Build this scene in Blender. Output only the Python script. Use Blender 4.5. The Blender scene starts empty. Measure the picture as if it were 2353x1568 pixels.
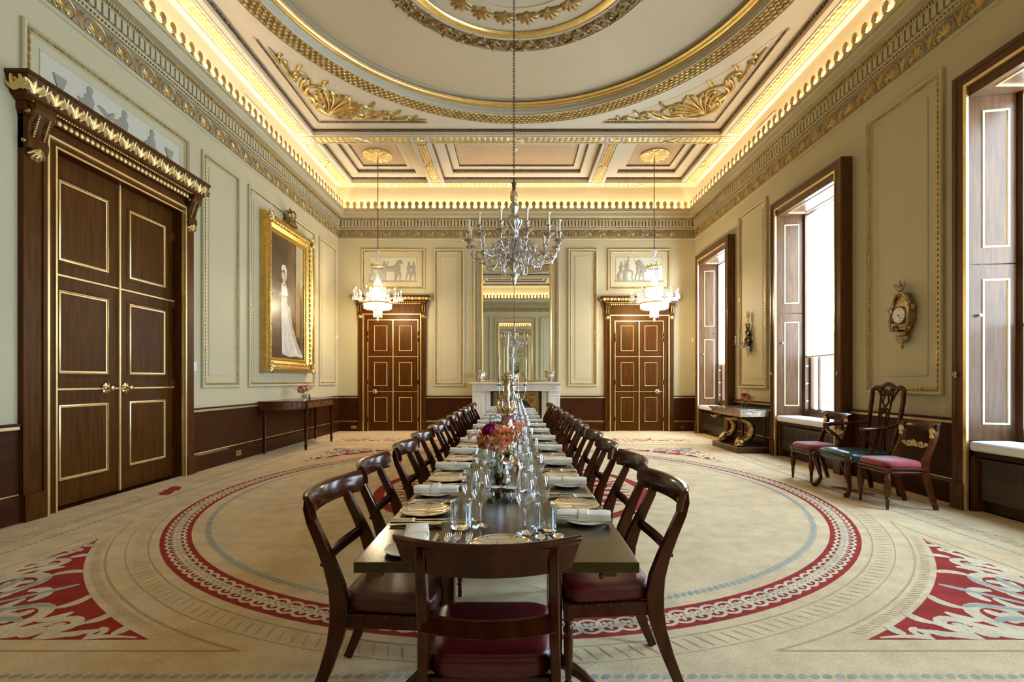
import bpy, bmesh, math, random
from math import sin, cos, pi, sqrt, radians, atan2
from mathutils import Vector, Matrix
SC = bpy.context.scene
COL = SC.collection
rnd = random.Random(7)

# ---------------------------------------------------------------- mesh builder
class MB:
    def __init__(s, M=None):
        s.v = []; s.f = []; s.mi = []; s.M = M; s.m = 0; s.k = 0
    def add(s, vs, fs, M=None):
        b = len(s.v)
        if M: vs = [M(*p) for p in vs]
        if s.M: vs = [s.M(*p) for p in vs]
        s.v += [tuple(p) for p in vs]
        s.f += [tuple(i + b for i in f) for f in fs]
        s.mi += [s.m] * len(fs)
        return s
    def box(s, x0, x1, y0, y1, z0, z1, M=None):
        v = [(x, y, z) for z in (z0, z1) for y in (y0, y1) for x in (x0, x1)]
        return s.add(v, [(0,2,3,1),(4,5,7,6),(0,1,5,4),(2,6,7,3),(0,4,6,2),(1,3,7,5)], M)
    def frust(s, a, b, z0, z1, M=None):
        v = []
        for (x0, x1, y0, y1), z in ((a, z0), (b, z1)):
            v += [(x0,y0,z),(x1,y0,z),(x0,y1,z),(x1,y1,z)]
        return s.add(v, [(0,2,3,1),(4,5,7,6),(0,1,5,4),(2,6,7,3),(0,4,6,2),(1,3,7,5)], M)
    def prism(s, poly, z0, z1, M=None):
        n = len(poly)
        v = [(x, y, z0) for x, y in poly] + [(x, y, z1) for x, y in poly]
        f = [tuple(range(n))[::-1], tuple(range(n, 2*n))]
        f += [(i, (i+1) % n, n+(i+1) % n, n+i) for i in range(n)]
        return s.add(v, f, M)
    def flat(s, poly, z, M=None):
        return s.add([(x, y, z) for x, y in poly], [tuple(range(len(poly)))], M)
    def lathe(s, prof, n=24, c=(0,0,0), a0=0, a1=2*pi, M=None):
        full = abs(a1-a0-2*pi) < 1e-6
        k = n if full else n+1
        v = []
        for r, z in prof:
            for i in range(k):
                a = a0+(a1-a0)*i/n
                v.append((c[0]+r*cos(a), c[1]+r*sin(a), c[2]+z))
        f = []
        for j in range(len(prof)-1):
            for i in range(n):
                i2 = (i+1) % k
                f.append((j*k+i, j*k+i2, (j+1)*k+i2, (j+1)*k+i))
        return s.add(v, f, M)
    def loft(s, secs, closed=True, caps=True, M=None):
        n = len(secs[0]); v = [p for q in secs for p in q]; f = []
        for j in range(len(secs)-1):
            for i in range(n if closed else n-1):
                i2 = (i+1) % n
                f.append((j*n+i, j*n+i2, (j+1)*n+i2, (j+1)*n+i))
        if caps and closed:
            f.append(tuple(range(n))[::-1]); f.append(tuple((len(secs)-1)*n+i for i in range(n)))
        return s.add(v, f, M)
    def tube(s, pts, r, n=8, M=None, caps=True, up=None, asp=1.0):
        P = [Vector(p) for p in pts]; L = len(P)
        if not hasattr(r, '__len__'): r = [r]*L
        secs = []; u = Vector(up) if up else None
        for i in range(L):
            t = (P[min(i+1, L-1)]-P[max(i-1, 0)])
            if t.length < 1e-9: t = Vector((0,0,1))
            t.normalize()
            if u is None: u = Vector((0,0,1)) if abs(t.z) < .9 else Vector((1,0,0))
            u2 = u-t*u.dot(t)
            if u2.length < 1e-4: u2 = Vector((1,0,0))-t*t.x
            u2.normalize(); w = t.cross(u2)
            if not up: u = u2
            ri = r[i]; ra, rb = ri if hasattr(ri, '__len__') else (ri, ri*asp)
            secs.append([tuple(P[i]+u2*(ra*cos(2*pi*k/n))+w*(rb*sin(2*pi*k/n))) for k in range(n)])
        return s.loft(secs, True, caps, M)
    def rtube(s, pts, hw, hh, up=(1,0,0), M=None):     # rectangular bar; hw along 'up', hh across
        P = [Vector(p) for p in pts]; L = len(P)
        if not hasattr(hw, '__len__'): hw = [hw]*L
        if not hasattr(hh, '__len__'): hh = [hh]*L
        secs = []; u = Vector(up)
        for i in range(L):
            t = (P[min(i+1, L-1)]-P[max(i-1, 0)]).normalized()
            u2 = (u-t*u.dot(t)).normalized(); w = t.cross(u2); a, b = hw[i], hh[i]; c = .25*min(a, b)
            q = [(a-c,b),(a,b-c),(a,-b+c),(a-c,-b),(-a+c,-b),(-a,-b+c),(-a,b-c),(-a+c,b)]
            secs.append([tuple(P[i]+u2*x+w*y) for x, y in q])
        return s.loft(secs, True, True, M)
    def ell(s, c, r, n=8, m=5, M=None):
        rx, ry, rz = r if hasattr(r, '__len__') else (r, r, r)
        v = [(c[0], c[1], c[2]-rz)]; f = []
        for j in range(1, m):
            p = -pi/2+pi*j/m
            for i in range(n):
                a = 2*pi*i/n
                v.append((c[0]+rx*cos(p)*cos(a), c[1]+ry*cos(p)*sin(a), c[2]+rz*sin(p)))
        v.append((c[0], c[1], c[2]+rz)); T = len(v)-1
        for i in range(n):
            f.append((0, 1+(i+1) % n, 1+i)); f.append((T, T-n+i, T-n+(i+1) % n))
        for j in range(m-2):
            for i in range(n):
                a = 1+j*n
                f.append((a+i, a+(i+1) % n, a+n+(i+1) % n, a+n+i))
        return s.add(v, f, M)
    def relief(s, pts, w, h, z=0, M=None):             # half-round ribbon in the (u,v) plane
        L = len(pts)
        if not hasattr(w, '__len__'): w = [w]*L
        v = []; f = []
        if h <= 0: s.k = getattr(s, 'k', 0)+1; z += (s.k % 60)*4e-6
        for i in range(L):
            a = pts[max(i-1, 0)]; b = pts[min(i+1, L-1)]
            dx, dy = b[0]-a[0], b[1]-a[1]; d = sqrt(dx*dx+dy*dy) or 1
            nx, ny = -dy/d, dx/d; x, y = pts[i]; q = w[i]; hh = h*min(1, q/(max(w)+1e-9)+.25)
            for k, e in ((-1, 0), (-.55, .8), (0, 1), (.55, .8), (1, 0)) if h > 0 else ((-1, 0), (1, 0)):
                v.append((x+nx*q*k, y+ny*q*k, z+hh*e))
        k = 5 if h > 0 else 2
        for i in range(L-1):
            for j in range(k-1):
                f.append((i*k+j, i*k+j+1, (i+1)*k+j+1, (i+1)*k+j))
        return s.add(v, f, M)
    def frame(s, prof, a0, a1, b0, b1, M=None, closed=False):   # mitred moulding round a rectangle; prof = (inset, height)
        secs = []
        for p, w in prof:
            secs.append([(a0+p, b0+p, w), (a1-p, b0+p, w), (a1-p, b1-p, w), (a0+p, b1-p, w)])
        if closed: secs.append(secs[0])
        return s.loft(secs, True, False, M)
    def disc(s, c, r, z, n=16, M=None, ry=None, rot=0):
        ry = ry or r
        return s.add([(c[0]+r*cos(t)*cos(rot)-ry*sin(t)*sin(rot), c[1]+r*cos(t)*sin(rot)+ry*sin(t)*cos(rot), z) for t in [2*pi*i/n for i in range(n)]], [tuple(range(n))], M)
    def annulus(s, c, r0, r1, z, n=64, a0=0, a1=2*pi, M=None):
        return s.lathe([(r0, z), (r1, z)], n, (c[0], c[1], 0), a0, a1, M)

def obj(name, mb, mat, parent=None, loc=None, rot=None, bev=0, seg=2, ang=38, flat=False):
    me = bpy.data.meshes.new(name)
    me.from_pydata(mb.v, [], mb.f)
    mats = mat if isinstance(mat, (list, tuple)) else [mat]
    for m in mats: me.materials.append(m)
    if len(mats) > 1: me.polygons.foreach_set('material_index', mb.mi)
    bm = bmesh.new(); bm.from_mesh(me)
    bmesh.ops.recalc_face_normals(bm, faces=bm.faces)
    bm.to_mesh(me); bm.free()
    if not flat:
        me.polygons.foreach_set('use_smooth', [True]*len(me.polygons))
        me.set_sharp_from_angle(angle=radians(ang))
    me.update()
    o = bpy.data.objects.new(name, me); COL.objects.link(o)
    if parent: o.parent = parent
    if loc: o.location = loc
    if rot: o.rotation_euler = rot
    if bev:
        b = o.modifiers.new('bev', 'BEVEL'); b.width = bev; b.segments = seg; b.limit_method = 'ANGLE'; b.angle_limit = radians(40)
    return o

def tag(o, label=None, cat=None, group=None, kind=None):
    if label: o['label'] = label
    if cat: o['category'] = cat
    if group: o['group'] = group
    if kind: o['kind'] = kind
    return o
def empty(name, loc=(0,0,0), rz=0, parent=None):
    o = bpy.data.objects.new(name, None); COL.objects.link(o); o.location = loc; o.rotation_euler = (0,0,rz)
    o.empty_display_size = .05
    if parent: o.parent = parent
    return o
def copy_tree(o, parent=None):
    c = o.copy(); COL.objects.link(c); c.parent = parent
    for ch in list(o.children): copy_tree(ch, c)
    return c
ORD = 'zeroth first second third fourth fifth sixth seventh eighth ninth tenth eleventh twelfth thirteenth'.split()

# ---------------------------------------------------------------- materials
def mat(name, col, rough=.5, metal=0, col2=None, scale=6, st=(1,1,1), bump=0, bscale=60, coat=0, spec=.5, sheen=0, emit=None, es=0, contrast=(.35,.65), bst=None, tint=None, grain=0):
    m = bpy.data.materials.new(name); m.use_nodes = True
    nt = m.node_tree; N = nt.nodes; L = nt.links; b = N['Principled BSDF']
    b.inputs['Base Color'].default_value = (*col, 1)
    b.inputs['Roughness'].default_value = rough
    b.inputs['Metallic'].default_value = metal
    b.inputs['Specular IOR Level'].default_value = spec
    if coat: b.inputs['Coat Weight'].default_value = coat; b.inputs['Coat Roughness'].default_value = .08
    if sheen: b.inputs['Sheen Weight'].default_value = sheen; b.inputs['Sheen Roughness'].default_value = .4
    if emit: b.inputs['Emission Color'].default_value = (*emit, 1); b.inputs['Emission Strength'].default_value = es
    if tint: b.inputs['Specular Tint'].default_value = (*tint, 1)
    if col2 or bump:
        tc = N.new('ShaderNodeTexCoord')
    if col2:
        mp = N.new('ShaderNodeMapping'); mp.inputs['Scale'].default_value = st
        L.new(tc.outputs['Object'], mp.inputs['Vector'])
        n = N.new('ShaderNodeTexNoise'); n.inputs['Scale'].default_value = scale; n.inputs['Detail'].default_value = 5
        L.new(mp.outputs['Vector'], n.inputs['Vector'])
        r = N.new('ShaderNodeValToRGB'); r.color_ramp.elements[0].position = contrast[0]; r.color_ramp.elements[1].position = contrast[1]
        r.color_ramp.elements[0].color = (*col, 1); r.color_ramp.elements[1].color = (*col2, 1)
        L.new(n.outputs['Fac'], r.inputs['Fac']); L.new(r.outputs['Color'], b.inputs['Base Color'])
        if grain:                                      # worn, mottled pile
            prev = r.outputs['Color']
            for sc_, st_, lo in ((170, (1,.35,1), 1-grain), (7, (1,1,1), 1-grain*.5), (2.2, (1,2.2,1), 1-grain*.35)):
                mq = N.new('ShaderNodeMapping'); mq.inputs['Scale'].default_value = st_; L.new(tc.outputs['Object'], mq.inputs['Vector'])
                nq = N.new('ShaderNodeTexNoise'); nq.inputs['Scale'].default_value = sc_; nq.inputs['Detail'].default_value = 4; L.new(mq.outputs['Vector'], nq.inputs['Vector'])
                rq = N.new('ShaderNodeMapRange'); rq.inputs[1].default_value = .32; rq.inputs[2].default_value = .62; rq.inputs[3].default_value = lo; rq.inputs[4].default_value = 1.06
                L.new(nq.outputs['Fac'], rq.inputs[0]); mu = N.new('ShaderNodeVectorMath'); mu.operation = 'SCALE'; L.new(prev, mu.inputs[0]); L.new(rq.outputs[0], mu.inputs['Scale']); prev = mu.outputs[0]
            L.new(prev, b.inputs['Base Color'])
    if bump:
        mp2 = N.new('ShaderNodeMapping'); mp2.inputs['Scale'].default_value = bst or (1,1,1)
        L.new(tc.outputs['Object'], mp2.inputs['Vector'])
        n2 = N.new('ShaderNodeTexNoise'); n2.inputs['Scale'].default_value = bscale; n2.inputs['Detail'].default_value = 3
        L.new(mp2.outputs['Vector'], n2.inputs['Vector'])
        bp = N.new('ShaderNodeBump'); bp.inputs['Strength'].default_value = bump; bp.inputs['Distance'].default_value = .01
        L.new(n2.outputs['Fac'], bp.inputs['Height']); L.new(bp.outputs['Normal'], b.inputs['Normal'])
    return m
def thin_glass(name, tint=(.97,.98,.97), refl=.9, em=0, ecol=(1,.9,.75)):
    m = bpy.data.materials.new(name); m.use_nodes = True
    nt = m.node_tree; N = nt.nodes; L = nt.links; N.remove(N['Principled BSDF'])
    t = N.new('ShaderNodeBsdfTransparent'); t.inputs['Color'].default_value = (*tint, 1)
    g = N.new('ShaderNodeBsdfGlossy'); g.inputs['Roughness'].default_value = .02; g.inputs['Color'].default_value = (refl, refl, refl, 1)
    lw = N.new('ShaderNodeLayerWeight'); lw.inputs['Blend'].default_value = .28
    mx = N.new('ShaderNodeMixShader'); L.new(lw.outputs['Facing'], mx.inputs[0])
    pw = N.new('ShaderNodeMath'); pw.operation = 'MULTIPLY_ADD'; pw.inputs[1].default_value = .75; pw.inputs[2].default_value = .06
    L.new(lw.outputs['Facing'], pw.inputs[0]); L.new(pw.outputs[0], mx.inputs[0])
    L.new(t.outputs[0], mx.inputs[1]); L.new(g.outputs[0], mx.inputs[2])
    out = N['Material Output']
    if em:
        e = N.new('ShaderNodeEmission'); e.inputs['Color'].default_value = (*ecol, 1); e.inputs['Strength'].default_value = em
        ad = N.new('ShaderNodeAddShader'); L.new(mx.outputs[0], ad.inputs[0]); L.new(e.outputs[0], ad.inputs[1]); L.new(ad.outputs[0], out.inputs['Surface'])
    else: L.new(mx.outputs[0], out.inputs['Surface'])
    return m
M_ = {}
M_['wall'] = mat('wall_paint', (.525,.443,.262), .55, col2=(.555,.467,.276), scale=1.2, bump=.02, bscale=200)
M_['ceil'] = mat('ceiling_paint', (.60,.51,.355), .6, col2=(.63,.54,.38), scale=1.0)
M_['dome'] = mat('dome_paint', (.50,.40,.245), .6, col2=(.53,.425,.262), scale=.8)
M_['darkbead'] = mat('dark_gilding', (.36,.22,.09), .42, .7, col2=(.08,.04,.025), scale=45, contrast=(.42,.58))
M_['scaleg'] = mat('scale_ground', (.26,.17,.08), .55, col2=(.20,.12,.05), scale=20)
M_['taupe'] = mat('taupe_paint', (.27,.225,.16), .6)
M_['peach'] = mat('peach_panel', (.44,.30,.17), .6, col2=(.48,.335,.19), scale=2)
M_['relief'] = mat('relief_grey', (.30,.265,.20), .6)
M_['relbg'] = mat('relief_ground', (.58,.52,.38), .6)
M_['gold'] = mat('gold_leaf', (.62,.45,.18), .36, .9, col2=(.44,.29,.09), scale=9, bump=.12, bscale=70)
M_['goldb'] = mat('bright_gold', (.95,.72,.30), .30, 1, col2=(.88,.62,.22), scale=14)
M_['golda'] = mat('antique_gold', (.42,.28,.11), .42, .85, col2=(.22,.13,.045), scale=18, bump=.2, bscale=90)
M_['goldp'] = mat('pale_gilding', (.86,.66,.29), .38, .7, col2=(.74,.53,.20), scale=12)
M_['goldl'] = mat('gold_line', (.88,.66,.30), .32, .75, col2=(.80,.56,.22), scale=5)
M_['oak'] = mat('dark_oak', (.095,.028,.003), .38, col2=(.052,.014,.001), scale=5, st=(6,6,.5), bump=.06, bscale=40, bst=(10,10,.8), spec=.2, tint=(1,.78,.45))
M_['oakl'] = mat('window_oak', (.130,.052,.018), .30, col2=(.080,.030,.009), scale=6, st=(6,6,.5), bump=.06, bscale=40, bst=(10,10,.8), spec=.35, tint=(1,.88,.72))
M_['dado'] = mat('dado_oak', (.052,.013,.003), .42, col2=(.034,.008,.002), scale=4, st=(1,1,3), spec=.2, tint=(1,.8,.55))
M_['mahog'] = mat('mahogany', (.070,.014,.003), .16, col2=(.034,.006,.0015), scale=6, st=(3,3,1), spec=.42, tint=(1,.86,.66))
M_['mahogr'] = mat('red_mahogany', (.12,.028,.007), .2, col2=(.055,.012,.003), scale=9, st=(1,1,4), spec=.45, tint=(1,.86,.66))
M_['ebon'] = mat('ebonised_top', (.014,.008,.002), .13, col2=(.024,.014,.004), scale=2, bump=.06, bscale=160, spec=.75, tint=(1,.84,.48))
M_['leather'] = mat('red_leather', (.12,.008,.010), .30, col2=(.085,.007,.008), scale=8, bump=.05, bscale=180, spec=.5)
M_['leathb'] = mat('brown_leather', (.10,.028,.014), .30, col2=(.07,.018,.010), scale=8, bump=.05, bscale=180)
M_['velvet'] = mat('red_velvet', (.36,.022,.035), .8, col2=(.27,.016,.025), scale=10, sheen=.8)
M_['green'] = mat('green_leather', (.012,.045,.045), .22, col2=(.018,.06,.055), scale=8, bump=.05, bscale=120)
M_['frameg'] = mat('frame_gold', (.74,.50,.15), .36, 1, col2=(.60,.38,.09), scale=12, bump=.15, bscale=60)
M_['carved'] = mat('carved_gilt', (.62,.43,.16), .34, 1, col2=(.34,.20,.06), scale=22, bump=.9, bscale=34)
M_['clockg'] = mat('clock_ormolu', (.50,.37,.20), .3, .95, col2=(.30,.20,.10), scale=30, bump=.5, bscale=80)
M_['silver'] = mat('silver', (.80,.77,.72), .16, 1, col2=(.66,.62,.56), scale=25, bump=.1, bscale=120)
M_['silverp'] = mat('polished_silver', (.92,.89,.83), .06, 1)
M_['oldsil'] = mat('chased_silver', (.74,.68,.62), .24, 1, col2=(.44,.38,.33), scale=30, bump=.5, bscale=110)
M_['giltsil'] = mat('gilt_silver', (.80,.66,.46), .2, 1, col2=(.60,.44,.26), scale=25, bump=.4, bscale=90)
M_['brass'] = mat('brass', (.70,.52,.26), .25, 1)
M_['bronze'] = mat('bronze', (.10,.06,.04), .35, .6, col2=(.16,.10,.06), scale=14)
M_['steel'] = mat('steel', (.45,.43,.40), .3, 1)
M_['marble'] = mat('white_marble', (.70,.67,.60), .25, col2=(.60,.57,.51), scale=3, contrast=(.4,.8))
M_['marbled'] = mat('grey_marble', (.16,.15,.15), .12, col2=(.42,.40,.40), scale=12, contrast=(.45,.62))
M_['iron'] = mat('black_iron', (.018,.015,.012), .5)
M_['napkin'] = mat('white_linen', (.94,.86,.70), .8, bump=.15, bscale=350)
M_['china'] = mat('white_china', (.85,.83,.78), .12, coat=.5)
M_['cream'] = mat('candle_wax', (.92,.82,.58), .45)
M_['white'] = mat('white_plastic', (.78,.77,.73), .4)
M_['cush'] = mat('cushion_ticking', (.80,.79,.76), .8)
M_['radi'] = mat('bronze_grille', (.085,.055,.030), .4, .5)
M_['radid'] = mat('grille_dark', (.015,.011,.008), .6)
M_['mirror'] = mat('mirror_glass', (.90,.92,.86), .005, 1)
M_['glass'] = thin_glass('clear_glass', (.95,.96,.95))
M_['pane'] = thin_glass('window_glass', (.97,.98,1.0), .5)
M_['crystal'] = thin_glass('cut_crystal', (.90,.92,.93), 1.0)
M_['leaf'] = mat('leaf_green', (.035,.10,.025), .45, col2=(.02,.06,.02), scale=30)
M_['stemg'] = mat('stem_green', (.10,.22,.05), .5)
M_['rose'] = mat('coral_rose', (1.0,.44,.22), .55, col2=(1.0,.60,.38), scale=40)
M_['peachf'] = mat('peach_carnation', (.95,.50,.30), .6, col2=(.98,.62,.42), scale=60)
M_['magenta'] = mat('magenta_rose', (.30,.012,.09), .5, col2=(.40,.02,.13), scale=40)
M_['berry'] = mat('pink_berry', (.75,.27,.16), .4)
M_['water'] = thin_glass('vase_water', (.72,.80,.72), .6)
def scatter_glass(name):
    m = bpy.data.materials.new(name); m.use_nodes = True; nt = m.node_tree; N = nt.nodes; L = nt.links; N.remove(N['Principled BSDF'])
    t = N.new('ShaderNodeBsdfTransparent'); g = N.new('ShaderNodeBsdfGlossy'); g.inputs['Roughness'].default_value = .08
    tr = N.new('ShaderNodeBsdfTranslucent'); d = N.new('ShaderNodeBsdfDiffuse')
    for n_ in (tr, d): n_.inputs['Color'].default_value = (.95,.95,.95,1)
    t.inputs['Color'].default_value = (.97,.98,.98,1)
    a = N.new('ShaderNodeMixShader'); a.inputs[0].default_value = .5; L.new(tr.outputs[0], a.inputs[1]); L.new(d.outputs[0], a.inputs[2])
    b = N.new('ShaderNodeMixShader'); b.inputs[0].default_value = .30; L.new(t.outputs[0], b.inputs[1]); L.new(a.outputs[0], b.inputs[2])
    lw = N.new('ShaderNodeLayerWeight'); lw.inputs['Blend'].default_value = .35
    c = N.new('ShaderNodeMixShader'); L.new(lw.outputs['Facing'], c.inputs[0]); L.new(b.outputs[0], c.inputs[1]); L.new(g.outputs[0], c.inputs[2])
    L.new(c.outputs[0], N['Material Output'].inputs['Surface']); return m
M_['crystal'] = scatter_glass('cut_crystal')
def real_glass(name):
    m = bpy.data.materials.new(name); m.use_nodes = True; b = m.node_tree.nodes['Principled BSDF']
    b.inputs['Base Color'].default_value = (1,1,1,1); b.inputs['Roughness'].default_value = 0; b.inputs['Transmission Weight'].default_value = 1; b.inputs['IOR'].default_value = 1.48
    return m
M_['rglass'] = real_glass('thick_glass')
def emis(name, col, s):
    m = bpy.data.materials.new(name); m.use_nodes = True; nt = m.node_tree; nt.nodes.remove(nt.nodes['Principled BSDF'])
    e = nt.nodes.new('ShaderNodeEmission'); e.inputs['Color'].default_value = (*col, 1); e.inputs['Strength'].default_value = s
    nt.links.new(e.outputs[0], nt.nodes['Material Output'].inputs['Surface']); return m
M_['bulb'] = emis('lit_bulb', (1,.82,.58), 20)
M_['blind'] = emis('daylight_glow_blind', (.52,.74,1.0), 8.0)  # blind cloth emits by itself, standing in for daylight coming through it

# ---------------------------------------------------------------- the room
XL, XR, YB, YN, ZC = -4.554, 4.667, 12.49, -.90, 6.30
MXC = .05
MYC = 5.80
def Wb(u, v, w): return (u, YB-w, v)
def Wl(u, v, w): return (XL+w, u, v)
def Wr(u, v, w): return (XR-w, u, v)
def Wn(u, v, w): return (u, YN+w, v)
def Cc(u, v, w): return (u, v, ZC-w)
H = 1.30
cam = bpy.data.cameras.new('camera'); co = bpy.data.objects.new('camera', cam); COL.objects.link(co)
co.location = (0, 0, H); co.rotation_euler = (radians(90), 0, 0)
cam.sensor_width = 36; cam.lens = 36*1110.8/2353
cam.shift_x = -5.5/2353; cam.shift_y = 91/2353; cam.clip_start = .02
SC.camera = co
# ---------------------------------------------------------------- ornament pieces (all drawn in (u,v,w) of a surface)
def shift(du, dv, dw=0, s=1, flip=1): return lambda a, b, c: (du+a*s*flip, dv+b*s, dw+c*s)
def petal(mb, cx, cy, ang, L, w, h, bend=0, M=None, n=5):
    pts = []; ws = []
    for i in range(n+1):
        t = i/n; a = ang+bend*t
        pts.append((cx+cos(a)*L*t, cy+sin(a)*L*t)); ws.append(w*(.25+.75*sin(pi*min(1, t*.86+.08))**.8) if i < n else w*.35)
    mb.relief(pts, ws, h, 0, M)
def palmette(mb, cx, cy, s, n=7, h=.02, M=None, spread=1.25):
    for i in range(n):
        k = (i-(n-1)/2)/((n-1)/2); a0 = pi/2-k*spread; L = s*(1-.28*abs(k)); pts = []
        for q in range(6):
            t = q/5; a = a0-k*.35*t; pts.append((cx+cos(a)*L*t, cy+sin(a)*L*t))
        w = s*(.155 if n < 8 else .125)
        mb.relief(pts, [w*.28, w*.5, w*.75, w, w*1.02, w*.55], h*s*3, 0, M)
    mb.ell((cx, cy, 0), (s*.12, s*.12, h*s*3), 6, 4, M)
def spiral(cx, cy, r0, r1, a0, turns, n=22):
    return [(cx+(r0+(r1-r0)*i/n)*cos(a0+turns*2*pi*i/n), cy+(r0+(r1-r0)*i/n)*sin(a0+turns*2*pi*i/n)) for i in range(n+1)]
def bez(a, b, c, d, n=10):
    r = []
    for i in range(n+1):
        t = i/n; k = 1-t
        r.append(tuple(k**3*p+3*k*k*t*q+3*k*t*t*s+t**3*e for p, q, s, e in zip(a, b, c, d)))
    return r
def tw(n, w0, w1): return [w0+(w1-w0)*i/n for i in range(n+1)]
def leafy(mb, pts, w, h, M, every=3, k=1.0):
    for i in range(2, len(pts)-2, every):
        (x0, y0), (x1, y1) = pts[i-1], pts[i+1]; a = atan2(y1-y0, x1-x0); q = w[i]
        for s in (-1, 1): petal(mb, pts[i][0], pts[i][1], a+s*.75, q*3.6*k, q*.95, h, s*.75, M, 6 if h == 0 else 4)
def spandrel(mb, h, wk=1.0, M=None):
    # local: corner at origin, arms along +a and +b (about 1.6 long), drawn on both sides of the diagonal
    for fl in (0, 1):
        m = (lambda a, b, c: (b, a, c)) if fl else (lambda a, b, c: (a, b, c))
        MM = (lambda a, b, c, m=m: M(*m(a, b, c))) if M else m
        def R(p, w0, w1, mm=MM):
            ww = tw(len(p)-1, w0*wk, w1*wk); mb.relief(p, ww, h, 0, mm)
        R(bez((.16,.16),(.3,.02),(.42,.06),(.52,.13)), .045, .03)
        R(spiral(.66,.25,.19,.03,-2.4,1.35,26), .036, .012)
        R(spiral(.46,.12,.085,.02,1.6,-1.1,14), .024, .012)
        R(bez((.62,.06),(.8,.03),(.86,.1),(.95,.17)), .035, .022)
        R(spiral(1.02,.13,.095,.02,2.9,-1.25,18), .026, .01)
        R(bez((1.0,.03),(1.12,.03),(1.2,.07),(1.27,.09)), .026, .014)
        R(spiral(1.27,.06,.045,.01,2.0,-1.1,12), .016, .007)
        R(bez((1.25,.02),(1.36,.03),(1.42,.03),(1.52,.015)), .018, .005)
        for (x, y, a, L) in ((.56,.42,.9,.14),(.80,.34,.35,.15),(.84,.2,-.2,.12),(.36,.07,.2,.13),(.72,.06,-.35,.1),(1.12,.17,.3,.12),(1.14,.06,-.5,.07),(.3,.16,.15,.16),(.9,.05,-.4,.08),(1.36,.05,.5,.08),(.55,.3,2.0,.1),(.66,.24,.3,.07),(.66,.24,2.5,.07),(.66,.24,4.4,.07)):
            petal(mb, x, y, a, L*(1 if h else 1.15), .03*wk*(1 if h else .85), h, .5 if h else .9, MM, 4 if h else 9)
def fan(mb, h, wk=1.0, M=None, x=.13, n=9):
    for i in range(n):
        k = (i-(n-1)/2)/((n-1)/2); a = pi/4+k*.62; L = .56*(1-.22*abs(k))
        p = bez((x+.03*k, x-.03*k), (x+.5*L*cos(a), x+.5*L*sin(a)), (x+L*cos(a), x+L*sin(a)), (x+L*1.12*cos(a+.18*(1 if k > 0 else -1 if k < 0 else 0)), x+L*1.12*sin(a+.18*(1 if k > 0 else -1 if k < 0 else 0))), 8)
        mb.relief(p, [.007*wk,.010*wk,.013*wk,.017*wk,.022*wk,.027*wk,.03*wk,.026*wk,.010*wk], h, 0, M)
def beads(mb, p0, p1, sp, r, fixed, M=None, n=6, m=4, horiz=True):
    L = abs(p1-p0); k = max(1, round(L/sp))
    for i in range(k):
        t = p0+(p1-p0)*(i+.5)/k
        c = (t, fixed[0], fixed[1]) if horiz else (fixed[0], t, fixed[1])
        mb.ell(c, (r[0], r[1], r[2]) if horiz else (r[1], r[0], r[2]), n, m, M)
def bead_rect(mb, a0, a1, b0, b1, sp, r, w, M=None, n=6, m=4):
    for b in (b0, b1): beads(mb, a0, a1, sp, r, (b, w), M, n, m)
    for a in (a0, a1): beads(mb, b0, b1, sp, r, (a, w), M, n, m, False)

def figure(mb, u, v, h, arm=(.9, .2), lean=0, sit=False, f=1):
    S = lambda p: [(u+f*x*h, v+y*h) for x, y in p]
    R = lambda p, w, mb=mb: mb.relief(S(p), [q*h for q in w], .012)
    mb.ell((u+f*(lean)*h, v+.93*h, .004), (.055*h, .07*h, .012), 8, 4)
    R([(lean, .88), (lean*.8, .80), (lean*.5, .66), (0, .52)], [.03, .10, .085, .08])
    if sit:
        R([(0,.52),(.12,.47),(.24,.46)], [.08,.07,.05]); R([(.24,.48),(.26,.3),(.22,.08),(.28,.02)], [.05,.045,.03,.03])
        R([(0,.5),(-.12,.3),(-.1,0)], [.09,.12,.14])
    else:
        R([(.01,.52),(.08,.3),(.05,.04),(.12,.015)], [.075,.055,.03,.025]); R([(-.02,.52),(-.1,.3),(-.18,.04),(-.12,.015)], [.075,.055,.03,.025])
    R([(lean*.8,.78),(arm[0]*.18,.70+arm[1]*.2),(arm[0]*.32,.72+arm[1]*.5)], [.04,.03,.02])
    R([(lean*.8,.78),(-.12,.68),(-.06,.55)], [.04,.03,.02])
def horse(mb, u, v, h, f=1):
    S = lambda p: [(u+f*x*h, v+y*h) for x, y in p]
    R = lambda p, w: mb.relief(S(p), [q*h for q in w], .014)
    R([(-.42,.55),(-.25,.58),(0,.55),(.22,.60)], [.13,.16,.13,.16])
    R([(.2,.62),(.34,.8),(.40,.97)], [.15,.11,.07]); R([(.38,.97),(.46,.90),(.53,.80)], [.07,.055,.035])
    R([(.36,1.0),(.28,.9),(.2,.75)], [.02,.04,.02])
    for x, k, y2 in ((-.44,-.02,0),(-.34,.06,0),(.18,.02,0),(.26,.12,.18)):
        R([(x,.5),(x+k*.5,.28),(x-k,y2+.02),(x-k+.05,y2)], [.07,.035,.022,.025])
    R([(-.5,.6),(-.6,.5),(-.6,.3)], [.02,.04,.015])
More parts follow.
